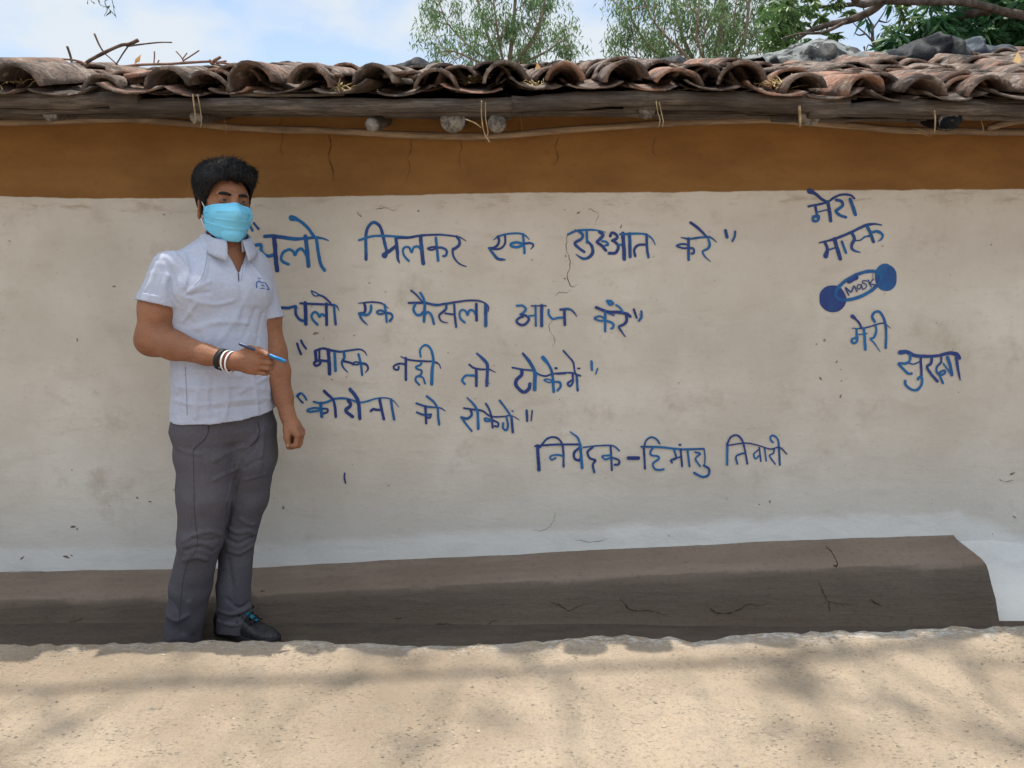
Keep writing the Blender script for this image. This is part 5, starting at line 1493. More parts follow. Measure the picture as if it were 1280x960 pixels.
# ---- head, in its own frame
HC = np.array([-0.991, -0.350, 1.580])
HY = R(37); HROLL = R(4); HPITCH = R(-2)
HM = np.array((Matrix.Rotation(HY, 3, 'Z') @ Matrix.Rotation(HROLL, 3, 'Y') @ Matrix.Rotation(HPITCH, 3, 'X')))
def to_h(P): return (P - HC.astype(np.float32)) @ HM.astype(np.float32)
def from_h(p): return np.asarray(p) @ HM.T + HC
def head(P):
    q = to_h(P)
    d = ell(q, (0, .016, .042), (.076, .098, .084))
    d = smin(d, ell(q, (0, -.03, -.005), (.066, .07, .092)), .03)
    d = smin(d, rcone(q, (-.052, .0, -.052), (0, -.072, -.092), .022, .022), .03)
    d = smin(d, rcone(q, (.052, .0, -.052), (0, -.072, -.092), .022, .022), .03)
    d = smin(d, ell(q, (0, -.082, -.09), (.026, .02, .018)), .02)
    for s in (-1, 1):
        d = smin(d, ell(q, (s * .042, -.066, -.03), (.024, .022, .024)), .025)
        d = smin(d, rcone(q, (s * .012, -.095, .033), (s * .046, -.082, .036), .010, .008), .014)
        d = smax(d, -ell(q, (s * .032, -.106, .016), (.019, .016, .0115)), .012)
        e = ell(q, (s * .032, -.0845, .016), (.0155, .0135, .0135))
        e = np.maximum(e, -ell(q, (s * .032, -.099, .0155), (.0132, .012, .0042)))
        d = np.minimum(d, e)
    d = smin(d, rcone(q, (0, -.092, .024), (0, -.118, -.030), .009, .013), .016)
    for s in (-1, 1):
        d = smin(d, ell(q, (s * .013, -.106, -.034), (.010, .012, .009)), .01)
        # ear
        c_, s_ = math.cos(s * .42), math.sin(s * .42)
        x = q[:, 0] - s * .081; y = q[:, 1] - .014; z = q[:, 2] + .006
        qe = np.stack([x * c_ + y * s_, -x * s_ + y * c_, z], 1)
        e = ell(qe, (0, 0, 0), (.008, .0185, .033))
        e = smax(e, -ell(qe, (s * .008, -.002, .003), (.007, .011, .019)), .006)
        e = smin(e, ell(qe, (0, -.006, -.03), (.006, .009, .010)), .006)
        d = smin(d, e, .008)
    d = smin(d, ell(q, (0, -.092, -.062), (.024, .014, .008)), .01)
    return d
NK_T = from_h((0, .018, -.045))
def neck(P):
    d = rcone(P, NK_T, NECK + np.array([-.004, .022, -.02]), .056, .06)
    return d

# ---- hands
def hand_right(P):
    W = WR_R + np.array([0.016, 0, 0])
    o = lambda x, y, z: W + np.array([x, y, z])
    d = rcone(P, o(-.01, 0, -.001), o(.03, -.002, .003), .026, .027)
    for k, (x, y, z) in enumerate(((.078, -.006, .020), (.082, -.012, .002), (.078, -.010, -.016), (.068, -.004, -.032))):
        d = smin(d, rcone(P, o(.022, .0, .010 - k * .008), o(x, y, z), .0165, .0125), .012)
    d = smin(d, ell(P, o(.048, -.004, -.006), (.036, .016, .032)), .012)
    fing = [
        [(.078, -.006, .020), (.110, -.016, .018), (.122, .006, .013), (.106, .018, .010)],
        [(.082, -.012, .002), (.116, -.013, -.001), (.122, .012, -.006), (.102, .022, -.006)],
        [(.078, -.010, -.016), (.110, -.009, -.020), (.114, .014, -.023), (.094, .022, -.020)],
        [(.068, -.004, -.032), (.094, -.003, -.038), (.098, .016, -.040), (.082, .022, -.032)]]
    for k, f in enumerate(fing):
        r0 = (.0094, .0096, .0092, .0083)[k]
        d = smin(d, chain(P, [o(*p) for p in f], [r0 * 1.08, r0 * 1.0, r0 * .95, r0 * .82], .003), .0016)
    # thumb lies along the top, pressing on the pen
    d = smin(d, chain(P, [o(.018, .002, .020), o(.052, -.002, .040), o(.084, -.012, .038), o(.114, -.028, .028)], [.016, .0135, .0112, .0082], .006), .008)
    return d
def hand_left(P):
    W = WR_L
    o = lambda x, y, z: W + np.array([x, y, z])
    d = rcone(P, o(-.002, .0, .012), o(.012, -.004, -.03), .025, .026)
    kn = [(.040, -.032, -.060), (.044, -.010, -.064), (.043, .012, -.064), (.038, .032, -.058)]
    for k, p in enumerate(kn):
        d = smin(d, rcone(P, o(.008, -.012 + .008 * k, -.022), o(*p), .017, .0125), .012)
    d = smin(d, ell(P, o(.024, 0, -.042), (.020, .036, .034)), .012)
    dirs = [[(.040, -.032, -.060), (.034, -.036, -.094), (.008, -.034, -.102), (.004, -.028, -.084)],
            [(.044, -.010, -.064), (.038, -.012, -.101), (.010, -.012, -.108), (.004, -.010, -.088)],
            [(.043, .012, -.064), (.036, .012, -.099), (.010, .010, -.104), (.004, .010, -.086)],
            [(.038, .032, -.058), (.030, .034, -.088), (.008, .030, -.092), (.004, .026, -.078)]]
    for k, f in enumerate(dirs):
        r0 = (.0098, .0100, .0096, .0086)[k]
        d = smin(d, chain(P, [o(*p) for p in f], [r0 * 1.1, r0, r0 * .95, r0 * .82], .003), .0016)
    d = smin(d, chain(P, [o(.002, -.014, -.014), o(.004, -.034, -.040), o(.006, -.046, -.066), o(.010, -.048, -.092)], [.015, .0135, .0112, .0085], .005), .008)
    return d
def arm_right(P):
    d = chain(P, [SH_R + np.array([.012, 0, 0]), EL_R * .55 + SH_R * .45, EL_R], [.050, .060, .053], .03)
    f1 = EL_R * .72 + WR_R * .28; f2 = EL_R * .3 + WR_R * .7
    d = smin(d, chain(P, [EL_R, f1, f2, WR_R + np.array([.016, 0, 0])], [.050, .0475, .032, .0268], .02), .03)
    d = smin(d, ell(P, EL_R + np.array([-.018, .012, -.012]), (.03, .03, .03)), .03)
    return smin(d, hand_right(P), .012)
def arm_left(P):
    d = chain(P, [SH_L - np.array([.01, 0, 0]), EL_L * .55 + SH_L * .45, EL_L], [.058, .054, .045], .03)
    f1 = EL_L * .7 + WR_L * .3; f2 = EL_L * .3 + WR_L * .7
    d = smin(d, chain(P, [EL_L, f1, f2, WR_L], [.044, .044, .032, .026], .02), .03)
    return smin(d, hand_left(P), .012)
def legs(P, g=0.0):
    d = chain(P, [H_R, T_R, K_R, C_R, A_R], [.08, .07, .056, .05, .04], .03)
    e = chain(P, [H_L, T_L, K_L, C_L, A_L], [.08, .06, .046, .042, .04], .03)
    return np.minimum(d, e) - g
def body(P):
    d = smin(torso(P, -.008), legs(P), .03)
    low = (P[:, 2] < .90) & (P[:, 2] > .10)
    if low.any(): d[low] = np.maximum(d[low], trousers0(P[low]) + .007)
    d = smin(d, neck(P), .03)
    d = smin(d, head(P), .014)
    d = smin(d, arm_right(P), .02)
    d = smin(d, arm_left(P), .02)
    return d

def trousers0(P):
    q = to_t(P)
    L0 = chain(P, [H_R + np.array([0, 0, .05]), H_R, T_R, K_R, C_R, A_R + np.array([0, 0, -.04])], [.100, .1025, .0915, .0755, .0695, .066], .02)
    L1 = chain(P, [H_L + np.array([0, 0, .05]), H_L, T_L, K_L, C_L, A_L + np.array([0, 0, -.02])], [.098, .0995, .0775, .064, .060, .066], .02)
    lg = smin(L0, L1, .005)
    hp_ = sections(q, [.755, .78, .81, .87, .93], [.13, .160, .176, .175, .170], [.06, .10, .122, .126, .122], [.006] * 5, [0, 0, .004, 0, 0])
    d = smin(lg, hp_ - .001, .05)
    d = np.maximum(d, np.where(P[:, 0] < -1.13, .004, .022) - P[:, 2] + .006 * np.sin(P[:, 0] * 40))
    d = np.maximum(d, P[:, 2] - .90)
    # open at the hems
    for a, r_ in ((A_R, .05), (A_L, .054)):
        d = np.maximum(d, -np.maximum(rcone(P, a + np.array([0, 0, -.1]), a + np.array([0, 0, .05]), r_, r_), P[:, 2] - .06))
    return d
person = empty('person', (-1.1, -0.38, 0), 'man in pale grey polo shirt, dark trousers and light blue face mask holding a pen', 'person')

skin = M('skin', 0.58, 0.32)
g1 = skin.noise(12, 4, .6); g2 = skin.noise(220, 2, .6)
c = skin.mix(skin.step(g1, .35, .65), (0.235, 0.099, 0.052), (0.295, 0.132, 0.072))
g3 = skin.noise(38, 4, .65); c = skin.mix(skin.math('MULTIPLY', skin.step(g3, .45, .7), .35), c, (0.225, 0.095, 0.05))
c = skin.mix(skin.math('MULTIPLY', skin.step(skin.noise(160, 2, .7, skin.mapped((.4, 1, 1))), .56, .7), .35), c, (0.12, 0.055, 0.035))
c = skin.mix(skin.math('MULTIPLY', skin.attr('beard'), .88), c, (0.022, 0.018, 0.017))
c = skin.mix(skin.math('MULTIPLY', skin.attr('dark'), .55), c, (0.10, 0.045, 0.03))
c = skin.mix(skin.math('MULTIPLY', skin.attr('nail'), .6), c, (0.55, 0.36, 0.29))
skin.color(c); skin.bump(skin.math('ADD', g2, skin.math('ADD', g3, skin.noise(90, 4, .7, skin.mapped((.5, 1, 1))))), .45, .005)
V, Q = surface_nets(body, (-1.36, -.74, -.02), (-.66, -.16, 1.73), .0026)
V = relax(V, Q, 1, .3)
qh = to_h(V.astype(np.float32))
nj = .010 * fbm(V, 60, 2, 5)
inhead = (qh[:, 2] > -.13) & (qh[:, 2] < .1) & (np.abs(qh[:, 0]) < .1)
jawline = np.clip((-.012 - qh[:, 2] + nj * .6 - .22 * np.maximum(qh[:, 1] + .02, 0) * 2) / .012, 0, 1)
side = np.clip((np.abs(qh[:, 0]) - .045) / .015, 0, 1)
burn = np.clip((np.abs(qh[:, 0]) - .06) / .006, 0, 1) * np.clip((.0 - np.abs(qh[:, 1] + .022) + .02) / .006, 0, 1) * np.clip((.04 - qh[:, 2]) / .01, 0, 1)
chinb = np.clip((-.055 - qh[:, 2]) / .015, 0, 1) * np.clip((-.005 - qh[:, 1] + nj) / .012, 0, 1)
beard = inhead * np.clip(jawline * np.clip((.0 - qh[:, 1] + nj) / .012, 0, 1) * np.maximum(side, chinb) + burn, 0, 1) * np.clip((qh[:, 2] + .118 + nj) / .015, 0, 1)
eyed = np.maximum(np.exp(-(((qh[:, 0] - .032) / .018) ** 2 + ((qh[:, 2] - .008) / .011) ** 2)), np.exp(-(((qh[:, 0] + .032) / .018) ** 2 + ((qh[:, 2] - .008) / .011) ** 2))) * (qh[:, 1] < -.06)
nail = np.exp(-(np.linalg.norm(V - (WR_R + np.array([.016 + .116, -.036, .030])), axis=1) / .006) ** 2)
nail = np.maximum(nail, np.exp(-(np.linalg.norm(V - (WR_L + np.array([.010, -.056, -.094])), axis=1) / .006) ** 2))
bodyo = mesh_obj('body', V, Q, skin.m, person, True, None, {'beard': beard, 'dark': eyed, 'nail': nail})

# eyes and brows
ew = M('eye', .15, .5)
er = ew.attr('r')
ew.color(ew.mix(ew.step(er, .45, .5), (.010, .007, .005), (.13, .105, .095)))
for s in (-1, 1):
    mb = MB(); Vs = []; n1_, n2_ = 12, 18
    for i in range(n1_):
        a = math.pi * i / (n1_ - 1)
        for j in range(n2_):
            b = 2 * math.pi * j / n2_
            Vs.append(np.array([.0125 * math.sin(a) * math.cos(b), -.0122 * math.cos(a), .0122 * math.sin(a) * math.sin(b)]))
    Vs = np.array(Vs); rr = np.repeat(np.linspace(0, 1, n1_) * 3.2, n2_)
    mb.add(from_h(Vs + np.array([s * .032, -.0838, .0158])), grid_faces(n1_, n2_, True), 0, r=np.clip(rr, 0, 1))
    mb.build('eye', ew.m, bodyo)
hairm = M('black_hair', .5, .2)
g1 = hairm.noise(30, 4, .6, hairm.mapped((3, 3, 1)))
hairm.color(hairm.mix(hairm.step(g1, .4, .7), (.004, .0038, .0045), (.010, .0095, .010))); hairm.bump(g1, .5, .01)
for s in (-1, 1):
    mb = MB()
    pts = [(s * .012, -.104, .0325), (s * .026, -.102, .0355), (s * .040, -.0935, .0365), (s * .053, -.079, .032)]
    path = catmull([from_h(p) for p in pts], 5)
    tube(mb, path, [.0048, .0062, .0054, .0025], 8, 0, .25, 3)
    mb.build('eyebrow', hairm.m, bodyo)

# hair
def hair(P):
    q = to_h(P)
    d = ell(q, (0, .022, .045), (.090, .106, .098))
    d = smin(d, ell(q, (-.006, -.004, .098), (.088, .096, .060)), .03)
    d = smin(d, ell(q, (.010, -.058, .110), (.072, .046, .040)), .03)
    d = smin(d, ell(q, (-.052, -.012, .078), (.050, .07, .058)), .03)
    d = smin(d, ell(q, (.042, -.03, .088), (.036, .056, .042)), .03)
    # face opening
    fx = (np.abs((q[:, 0] - .004) / .0725) ** 2.8 + (np.maximum(q[:, 2] - .018, 0) / .071) ** 2.6) ** (1 / 2.6) - 1
    face = np.maximum(np.maximum(fx * .06, q[:, 1] + .030), -q[:, 2] - .2)
    d = smax(d, -face, .01)
    # sides end above and behind the ears, tapering to sideburns
    low = np.where(q[:, 1] > .03, -.055 - q[:, 2], np.where(np.abs(q[:, 1] + .012) < .02, -.012 - q[:, 2], .022 - q[:, 2]))
    d = smax(d, low, .008)
    for s in (-1, 1):
        d = smax(d, -ell(q, (s * .092, .016, -.004), (.03, .022, .036)), .006)
    st = q * np.array([1, 1, 1], np.float32)
    lift = np.clip((q[:, 2] - .03) / .05, 0, 1)
    a = np.arctan2(q[:, 0], q[:, 1] + .15)
    wv = vnoise(np.stack([a * 38, q[:, 1] * 10, q[:, 2] * 9], 1), 1.0, 5)
    wv2 = vnoise(np.stack([a * 90, q[:, 1] * 14, q[:, 2] * 14], 1), 1.0, 6)
    return d - (.0034 * wv + .0022 * wv2) * (0.35 + .65 * lift)
V, Q = surface_nets(hair, HC + np.array([-.16, -.17, -.10]), HC + np.array([.16, .17, .2]), .0026)
mbh = MB(); mbh.add(V, Q)
# loose strands that break the outline
hb = BVHTree.FromPolygons([tuple(v) for v in V], [tuple(f) for f in Q])
def comb_at(qh_):
    """growing direction of the hair in the head frame"""
    x, y, z = qh_
    top = np.clip((z - .07) / .05, 0, 1)
    side = np.array([.0, .55, -.8])
    up = np.array([.45 + 2.5 * x, .55 if y > -.03 else .15, .55 if y < -.03 else .12])
    return side * (1 - top) + up * top
Vh = V[RS.permutation(len(V))]
cnt_h = 0
tri = Q[RS.randint(0, len(Q), 15000)]
for f in tri:
    p = V[f].mean(0)
    nrm = np.cross(V[f[2]] - V[f[0]], V[f[3]] - V[f[1]]); ln = np.linalg.norm(nrm)
    if ln < 1e-12: continue
    nrm /= ln
    qh_ = to_h(p[None].astype(np.float32))[0]
    if np.linalg.norm((qh_ - np.array([0, .02, .05])) / np.array([.07, .085, .075])) < 1: continue
    cd_ = (comb_at(qh_) + RS.randn(3) * .28) @ HM.T
    dr = cd_ / np.linalg.norm(cd_); dr = dr - nrm * np.dot(dr, nrm); dr /= np.linalg.norm(dr) + 1e-9
    dr = dr + nrm * RS.uniform(-.06, .18); dr /= np.linalg.norm(dr)
    if qh_[1] < -.02 and qh_[2] < .088 and abs(qh_[0]) < .07: continue
    L = RS.uniform(.010, .028) * (1 if qh_[2] > .05 else .6); sd = np.cross(dr, nrm); sd /= np.linalg.norm(sd) + 1e-9
    w_ = RS.uniform(.0007, .0013)
    p0_ = p - nrm * .0015
    m_ = p + dr * L * .5 + nrm * .0008; e_ = p + dr * L - nrm * L * .10
    mbh.add([p0_ - sd * w_, p0_ + sd * w_, m_ + sd * w_ * .8, m_ - sd * w_ * .8, e_], [(0, 1, 2, 3), (3, 2, 4)])
mbh.build('hair', hairm.m, bodyo)

# ------------------------------------------------------------------ shirt
SLH_R = at(193, 381, -.47)
def sleeve(P, sh, el, hem, r0, r1):
    d = rcone(P, sh, hem, r0, r1)
    ax = (hem - sh) / np.linalg.norm(hem - sh)
    return d, (P - hem.astype(np.float32)) @ ax.astype(np.float32)
HEM_R = EL_R * .50 + SH_R * .50 + np.array([.002, 0, 0])
HEM_L = EL_L * .60 + SH_L * .40
HEMR_AX = np.array([-.22, -.18, -1.0]); HEMR_AX /= np.linalg.norm(HEMR_AX)
VT = [at(277, 303, -.50), at(311, 306, -.47), at(298.5, 344, -.50)]
fr = np.array(CAM) - (VT[0] + VT[1] + VT[2]) / 3; fr /= np.linalg.norm(fr)
def vcut(P):
    d = None
    for i in range(3):
        a, b, c_ = VT[i], VT[(i + 1) % 3], VT[(i + 2) % 3]
        n_ = np.cross(b - a, fr); n_ /= np.linalg.norm(n_)
        if np.dot(n_, c_ - a) > 0: n_ = -n_
        e = (P - a.astype(np.float32)) @ n_.astype(np.float32)
        d = e if d is None else np.maximum(d, e)
    return np.maximum(d, ((P - TC) @ -fr) - .02 if False else -((P - TC.astype(np.float32)) @ fr.astype(np.float32)) + .01)
def shirt0(P):
    q = to_t(P)
    d = torso(P, .004)
    hang = np.clip((1.05 - q[:, 2]) / .2, 0, 1)
    d = d - .010 * hang - .004
    # belly drape in front
    s1, a1 = sleeve(P, SH_R + np.array([.016, 0, 0.0]), EL_R, EL_R * .62 + SH_R * .38, .060, .078)
    cutR = (P - (HEM_R).astype(np.float32)) @ HEMR_AX.astype(np.float32)
    s1 = np.maximum(s1, cutR)
    s1 = np.maximum(s1, -np.maximum(rcone(P, SH_R + np.array([.016, 0, 0.0]), EL_R * .62 + SH_R * .38, .052, .070), -.035 - cutR))
    s2, _ = sleeve(P, SH_L - np.array([.012, 0, 0]), EL_L, HEM_L, .068, .064)
    a2 = (EL_L - SH_L) / np.linalg.norm(EL_L - SH_L)
    cutL = (P - HEM_L.astype(np.float32)) @ a2.astype(np.float32)
    s2 = np.maximum(s2, cutL)
    s2 = np.maximum(s2, -np.maximum(rcone(P, SH_L - np.array([.012, 0, 0]), HEM_L, .060, .056), -.03 - cutL))
    kk = .010 + .030 * np.clip((P[:, 2] - 1.33) / .06, 0, 1)
    d = smin(d, s1, kk)
    d = smin(d, s2, kk)
    hemz = .862 + .012 * np.clip(q[:, 0] / .17, -1, 1) - .004 * np.cos(q[:, 0] * 12)
    d = np.maximum(d, hemz - q[:, 2])
    inner = np.maximum(torso(P, .004) - .010 * hang + .0005, q[:, 2] - .95)
    d = np.maximum(d, -np.minimum(1.0, np.maximum(inner + .009, q[:, 2] - (hemz + .03))))
    nb_ = NECK + np.array([-.003, .012, 0])
    d = smax(d, -rcone(P, nb_ + np.array([0, .012, -.012]), NK_T + np.array([.01, -.02, .06]), .064, .072), .006)
    d = np.maximum(d, -vcut(P))
    return d
SF = [([(312, 362), (296, 396), (276, 424)], .0018, .014), ([(320, 386), (304, 424)], -.002, .012), ([(240, 392), (256, 418), (260, 440)], .002, .013), ([(250, 476), (246, 500), (244, 522)], .0045, .010), ([(266, 474), (264, 500), (266, 524)], -.0035, .009), ([(283, 472), (285, 498), (281, 522)], .004, .010), ([(316, 468), (320, 495), (322, 516)], .004, .010), ([(222, 470), (226, 500), (224, 520)], -.003, .008), ([(303, 348), (306, 332), (310, 314)], .0025, .005), ([(236, 372), (250, 378), (272, 380), (292, 376)], .003, .009), ([(196, 330), (190, 350), (178, 368)], .0035, .010), ([(222, 380), (214, 368), (212, 350)], -.004, .008), ([(206, 384), (204, 366), (210, 345)], .004, .009),
  # photo-pixel line, height, width
    ([(241, 295), (258, 322), (252, 350), (236, 366)], .0045, .008), ([(233, 305), (240, 335), (237, 352), (231, 364)], -.005, .008),
    ([(227, 325), (231, 345), (233, 360)], .004, .006), ([(234, 364), (246, 360), (262, 352)], .005, .007), ([(234, 369), (248, 367), (262, 365)], -.005, .006),
    ([(216, 314), (228, 328), (236, 338)], .004, .007), ([(205, 325), (217, 345), (222, 372)], -.003, .010), ([(190, 340), (188, 360), (184, 378)], .003, .010), ([(205, 355), (207, 372), (205, 384)], .003, .009),
    ([(244, 380), (236, 392), (228, 402)], .004, .008), ([(300, 352), (304, 385), (300, 415)], -.002, .014), ([(246, 410), (275, 402), (310, 404)], .0028, .012), ([(226, 466), (262, 462), (300, 470)], .003, .012),
    ([(220, 482), (250, 486), (292, 482), (330, 486)], .0035, .010), ([(218, 500), (248, 506), (300, 500), (338, 498)], .003, .009), ([(300, 490), (322, 478), (337, 470)], .004, .009), ([(262, 512), (290, 509), (330, 505)], -.003, .007),
    ([(320, 420), (328, 440), (332, 470)], .003, .010), ([(226, 430), (224, 460), (222, 490)], .003, .010), ([(314, 330), (328, 350), (334, 380)], .003, .010), ([(328, 392), (322, 420), (318, 446)], -.003, .010),
    ([(233, 456), (231, 490), (233, 518)], -.0022, .003)]
shirt1 = folded(shirt0, SF)
def shirt(P):
    d = shirt1(P)
    w_ = vnoise(P * np.array([1, 1, 1.7]), 15, 41) * .0024 + (1 - np.abs(vnoise(P * np.array([.8, .8, 2.0]) + .12 * P[:, [2, 0, 1]], 19, 44)) * 2) * .0012 + vnoise(P, 38, 42) * .0009
    return d - w_
V, Q = surface_nets(shirt, (-1.34, -.62, .83), (-.76, -.18, 1.53), .0036)
V = relax(V, Q, 1, .35)
shm = M('polo_cotton', .9, .15)
g1 = shm.noise(130, 3, .7, shm.mapped((.6, .6, 1.6))); g2 = shm.noise(5, 4)
c = shm.mix(shm.step(g1, .3, .7), (.375, .398, .49), (.435, .458, .555))
c = shm.mix(shm.math('MULTIPLY', shm.step(g2, .4, .7), .3), c, (.37, .395, .485))
shm.color(c); shm.bump(shm.noise(420, 2), .2, .002)
shm.b.inputs['Sheen Weight'].default_value = .15
shirto = mesh_obj('shirt', V, Q, shm.m, person, True)
SB = BVHTree.FromPolygons([tuple(v) for v in V], [tuple(f) for f in Q])
def on_mesh(bv, px, py, off=.001):
    d = Vector(ray(px, py)).normalized()
    h_ = bv.ray_cast(Vector(CAM), d)
    return None if h_[0] is None else np.array(h_[0] - d * off)
def draw_on(bv, strokes, off=.0012, step=2):
    """thin ribbons lying on a cloth surface along photo-pixel lines"""
    mb = MB()
    for pts, wd in strokes:
        C = catmull(pts, 6); n = len(C); T = np.gradient(C, axis=0); T /= np.linalg.norm(T, axis=1, keepdims=True) + 1e-9
        rows = []; ok = True
        for k in range(n):
            for s in (1, -1):
                q = on_mesh(bv, C[k][0] - T[k][1] * wd * .5 * s, C[k][1] + T[k][0] * wd * .5 * s, off)
                if q is None: ok = False; break
                rows.append(q)
            if not ok: break
        if ok: mb.add(rows, [(2 * k, 2 * k + 1, 2 * k + 3, 2 * k + 2) for k in range(n - 1)])
    return mb
logom = M('blue_thread', .8, .1); logom.color((.06, .13, .36))
mb = draw_on(SB, [([(322, 347.6), (326, 348)], .9), ([(321, 360), (320.6, 354), (324, 351.5), (326, 353)], 1.6), ([(326, 353), (331, 353.5), (334, 357), (337, 362)], 1.2), ([(326, 356.5), (330, 356)], 1.1), ([(325, 360.6), (328, 360.2), (331, 361)], 1.1), ([(333, 361.5), (337, 362)], 1.3), ([(328, 357), (331, 358.5)], 1.0)])
mb.build('logo', logom.m, shirto, False)
seam = M('shirt_seam', .95, .05); seam.color((.2, .215, .28))  # darker tone for the thin ribbons along the shirt seams
for st_ in [([(298.3, 345), (298.6, 351), (298.4, 352.5)], 1.2), ([(231.5, 458), (232.5, 480), (233.5, 500), (233.8, 519)], .6), ([(305, 328), (303, 340), (301.5, 351)], .5), ([(259, 305), (258.5, 322), (253, 345), (243, 357)], .55)]:
    mb = draw_on(SB, [st_])
    if mb.n: mb.build('seam', seam.m, shirto, False)
dkz = M('dark_zip', .5, .3); dkz.color((.03, .035, .06))
mb = draw_on(SB, [([(297.6, 338), (298.2, 345), (298.4, 350.5)], 1.3)], .002)
mb.build('zip', dkz.m, shirto, False)

btm = M('shirt_button', .4, .4); btm.color((.55, .57, .62))
q_ = on_mesh(SB, 279.5, 318.5, .0005)
if q_ is not None:
    mb = MB(); dv = np.array(CAM) - q_; dv /= np.linalg.norm(dv)
    tube(mb, [q_ - dv * .001, q_ + dv * .0022], [.0052, .0048], 14); mb.build('button', btm.m, shirto)
# ribbed cuffs
cfm = M('rib_knit', .92, .12); cfm.color(cfm.mix(cfm.step(cfm.noise(160, 2), .4, .6), (.37, .39, .475), (.41, .43, .515)))
def cuff(fn_r, plane_pt, ax, c0, r, thick, width):
    ax = np.asarray(ax)
    def f(P):
        e = (P - plane_pt.astype(np.float32)) @ ax.astype(np.float32)
        d = np.abs(fn_r(P) - r) - thick
        return smax(d, np.abs(e + width * .5) - width * .5, .003)
    return f
fR = cuff(lambda P: rcone(P, SH_R + np.array([.016, 0, 0]), EL_R * .62 + SH_R * .38, .060, .078), HEM_R + HEMR_AX * .004, HEMR_AX, None, .001, .0032, .028)
V, Q = surface_nets(fR, HEM_R + np.array([-.13, -.13, -.1]), HEM_R + np.array([.13, .13, .1]), .003)
mesh_obj('cuff', V, Q, cfm.m, shirto)
a2 = (EL_L - SH_L) / np.linalg.norm(EL_L - SH_L)
fL = cuff(lambda P: rcone(P, SH_L - np.array([.012, 0, 0]), HEM_L, .0675, .0635), HEM_L + a2 * .003, a2, None, .001, .003, .026)
V, Q = surface_nets(fL, HEM_L + np.array([-.12, -.12, -.1]), HEM_L + np.array([.12, .12, .1]), .003)
mesh_obj('cuff', V, Q, cfm.m, shirto)

# collar: stand rising round the neck, folded over outwards
nb_ = NECK + np.array([-.003, .014, 0])
ths = np.linspace(R(20), R(340), 56)
rows = []
for th in ths:
    f = (1 + math.cos(th)) / 2                       # 1 front, 0 back
    er_ = np.array([math.sin(th) * cy_ + math.cos(th) * sy_, math.sin(th) * sy_ - math.cos(th) * cy_, 0])
    zt = .040 * (1 - f) - .008 * f
    tip = max(0, 1 - min(abs(th - R(20)), abs(th - R(340))) / R(34))
    prof_ = [(.066, zt - .02), (.065, zt), (.0655, zt + .016), (.069, zt + .020), (.074, zt + .012), (.081, zt - .008), (.088 + .004 * tip, zt - .026 - .006 * tip), (.092 + .004 * tip, zt - .036 - .016 * tip)]
    fwd = np.array([sy_, -cy_, 0]) * (.010 * f)
    rows.append([nb_ + er_ * r_ * (1 + .06 * f) + fwd + np.array([0, 0, z_]) for r_, z_ in prof_])
Vc = np.array(rows).reshape(-1, 3)
Vc += (.0015 * fbm(Vc, 25, 2, 3))[:, None]
co = mesh_obj('collar', Vc, grid_faces(len(ths), 8), cfm.m, shirto)
md = co.modifiers.new('thick', 'SOLIDIFY'); md.thickness = .003; md.offset = 0

# ------------------------------------------------------------------ trousers
TF = [
    ([(302, 575), (298, 595), (292, 620), (287, 645), (283, 668)], -.007, .007), ([(296, 580), (290, 600), (286, 625)], .004, .009), ([(268, 600), (282, 592), (298, 586)], .004, .008), ([(306, 585), (318, 578), (330, 574)], -.004, .007), ([(305, 600), (318, 596), (332, 592)], .003, .008),
    ([(229, 676), (245, 668), (262, 664), (276, 668)], .006, .010), ([(232, 688), (250, 684), (266, 690), (273, 684)], -.007, .009), ([(230, 700), (246, 696), (258, 700)], .006, .010), ([(240, 672), (256, 676), (270, 674)], -.004, .007),
    ([(285, 660), (298, 666), (312, 664), (318, 668)], .006, .009), ([(284, 674), (298, 680), (310, 674), (318, 672)], -.007, .008), ([(286, 688), (300, 692), (316, 682)], .005, .009), ([(300, 648), (312, 656), (319, 655)], .004, .007),
    ([(272, 762), (288, 768), (304, 764), (313, 758)], .007, .008), ([(276, 778), (292, 774), (310, 766)], -.006, .007), ([(284, 748), (298, 760), (312, 752)], -.004, .008), ([(272, 776), (290, 782), (314, 776)], .005, .007),
    ([(210, 770), (222, 776), (236, 768)], .004, .010), ([(214, 750), (226, 770), (228, 792)], -.004, .009), ([(236, 752), (238, 772), (242, 790)], .004, .009), ([(244, 620), (242, 650), (246, 670)], -.0035, .006),
    ([(243, 560), (242, 600), (244, 640), (247, 680), (232, 710), (228, 750)], .0016, .003), ([(296, 590), (288, 620), (284, 650)], -.005, .010), ([(300, 560), (312, 555), (328, 540)], .004, .010), ([(268, 575), (285, 565), (305, 558)], .004, .012),
    ([(222, 560), (236, 566), (250, 568)], .003, .009), ([(320, 536), (324, 550), (318, 562), (308, 572)], -.0035, .006), ([(330, 536), (328, 560), (324, 590)], .003, .010), ([(285, 700), (290, 730), (292, 752)], -.0035, .010)]
trous1 = folded(trousers0, TF)
def trousers(P):
    d = trous1(P)
    zz_ = np.clip((.55 - P[:, 2]) / .3, 0, 1)
    return d - vnoise(P * np.array([1, 1, 1.4]), 15, 51) * (.0022 + .002 * zz_) - vnoise(P, 34, 52) * .001
V, Q = surface_nets(trousers, (-1.36, -.62, -.02), (-.78, -.16, .93), .0042)
V = relax(V, Q, 1, .35)
trm = M('trouser_twill', .88, .2)
g1 = trm.noise(160, 3, .6, trm.mapped((2, 2, .6))); g2 = trm.noise(4, 4)
c = trm.mix(trm.step(g1, .35, .7), (.072, .067, .079), (.096, .089, .106)); c = trm.mix(trm.math('MULTIPLY', trm.step(g2, .45, .7), .5), c, (.10, .088, .096))
trm.color(c); trm.bump(trm.noise(380, 2), .2, .002)
tro = mesh_obj('trousers', V, Q, trm.m, person, True)
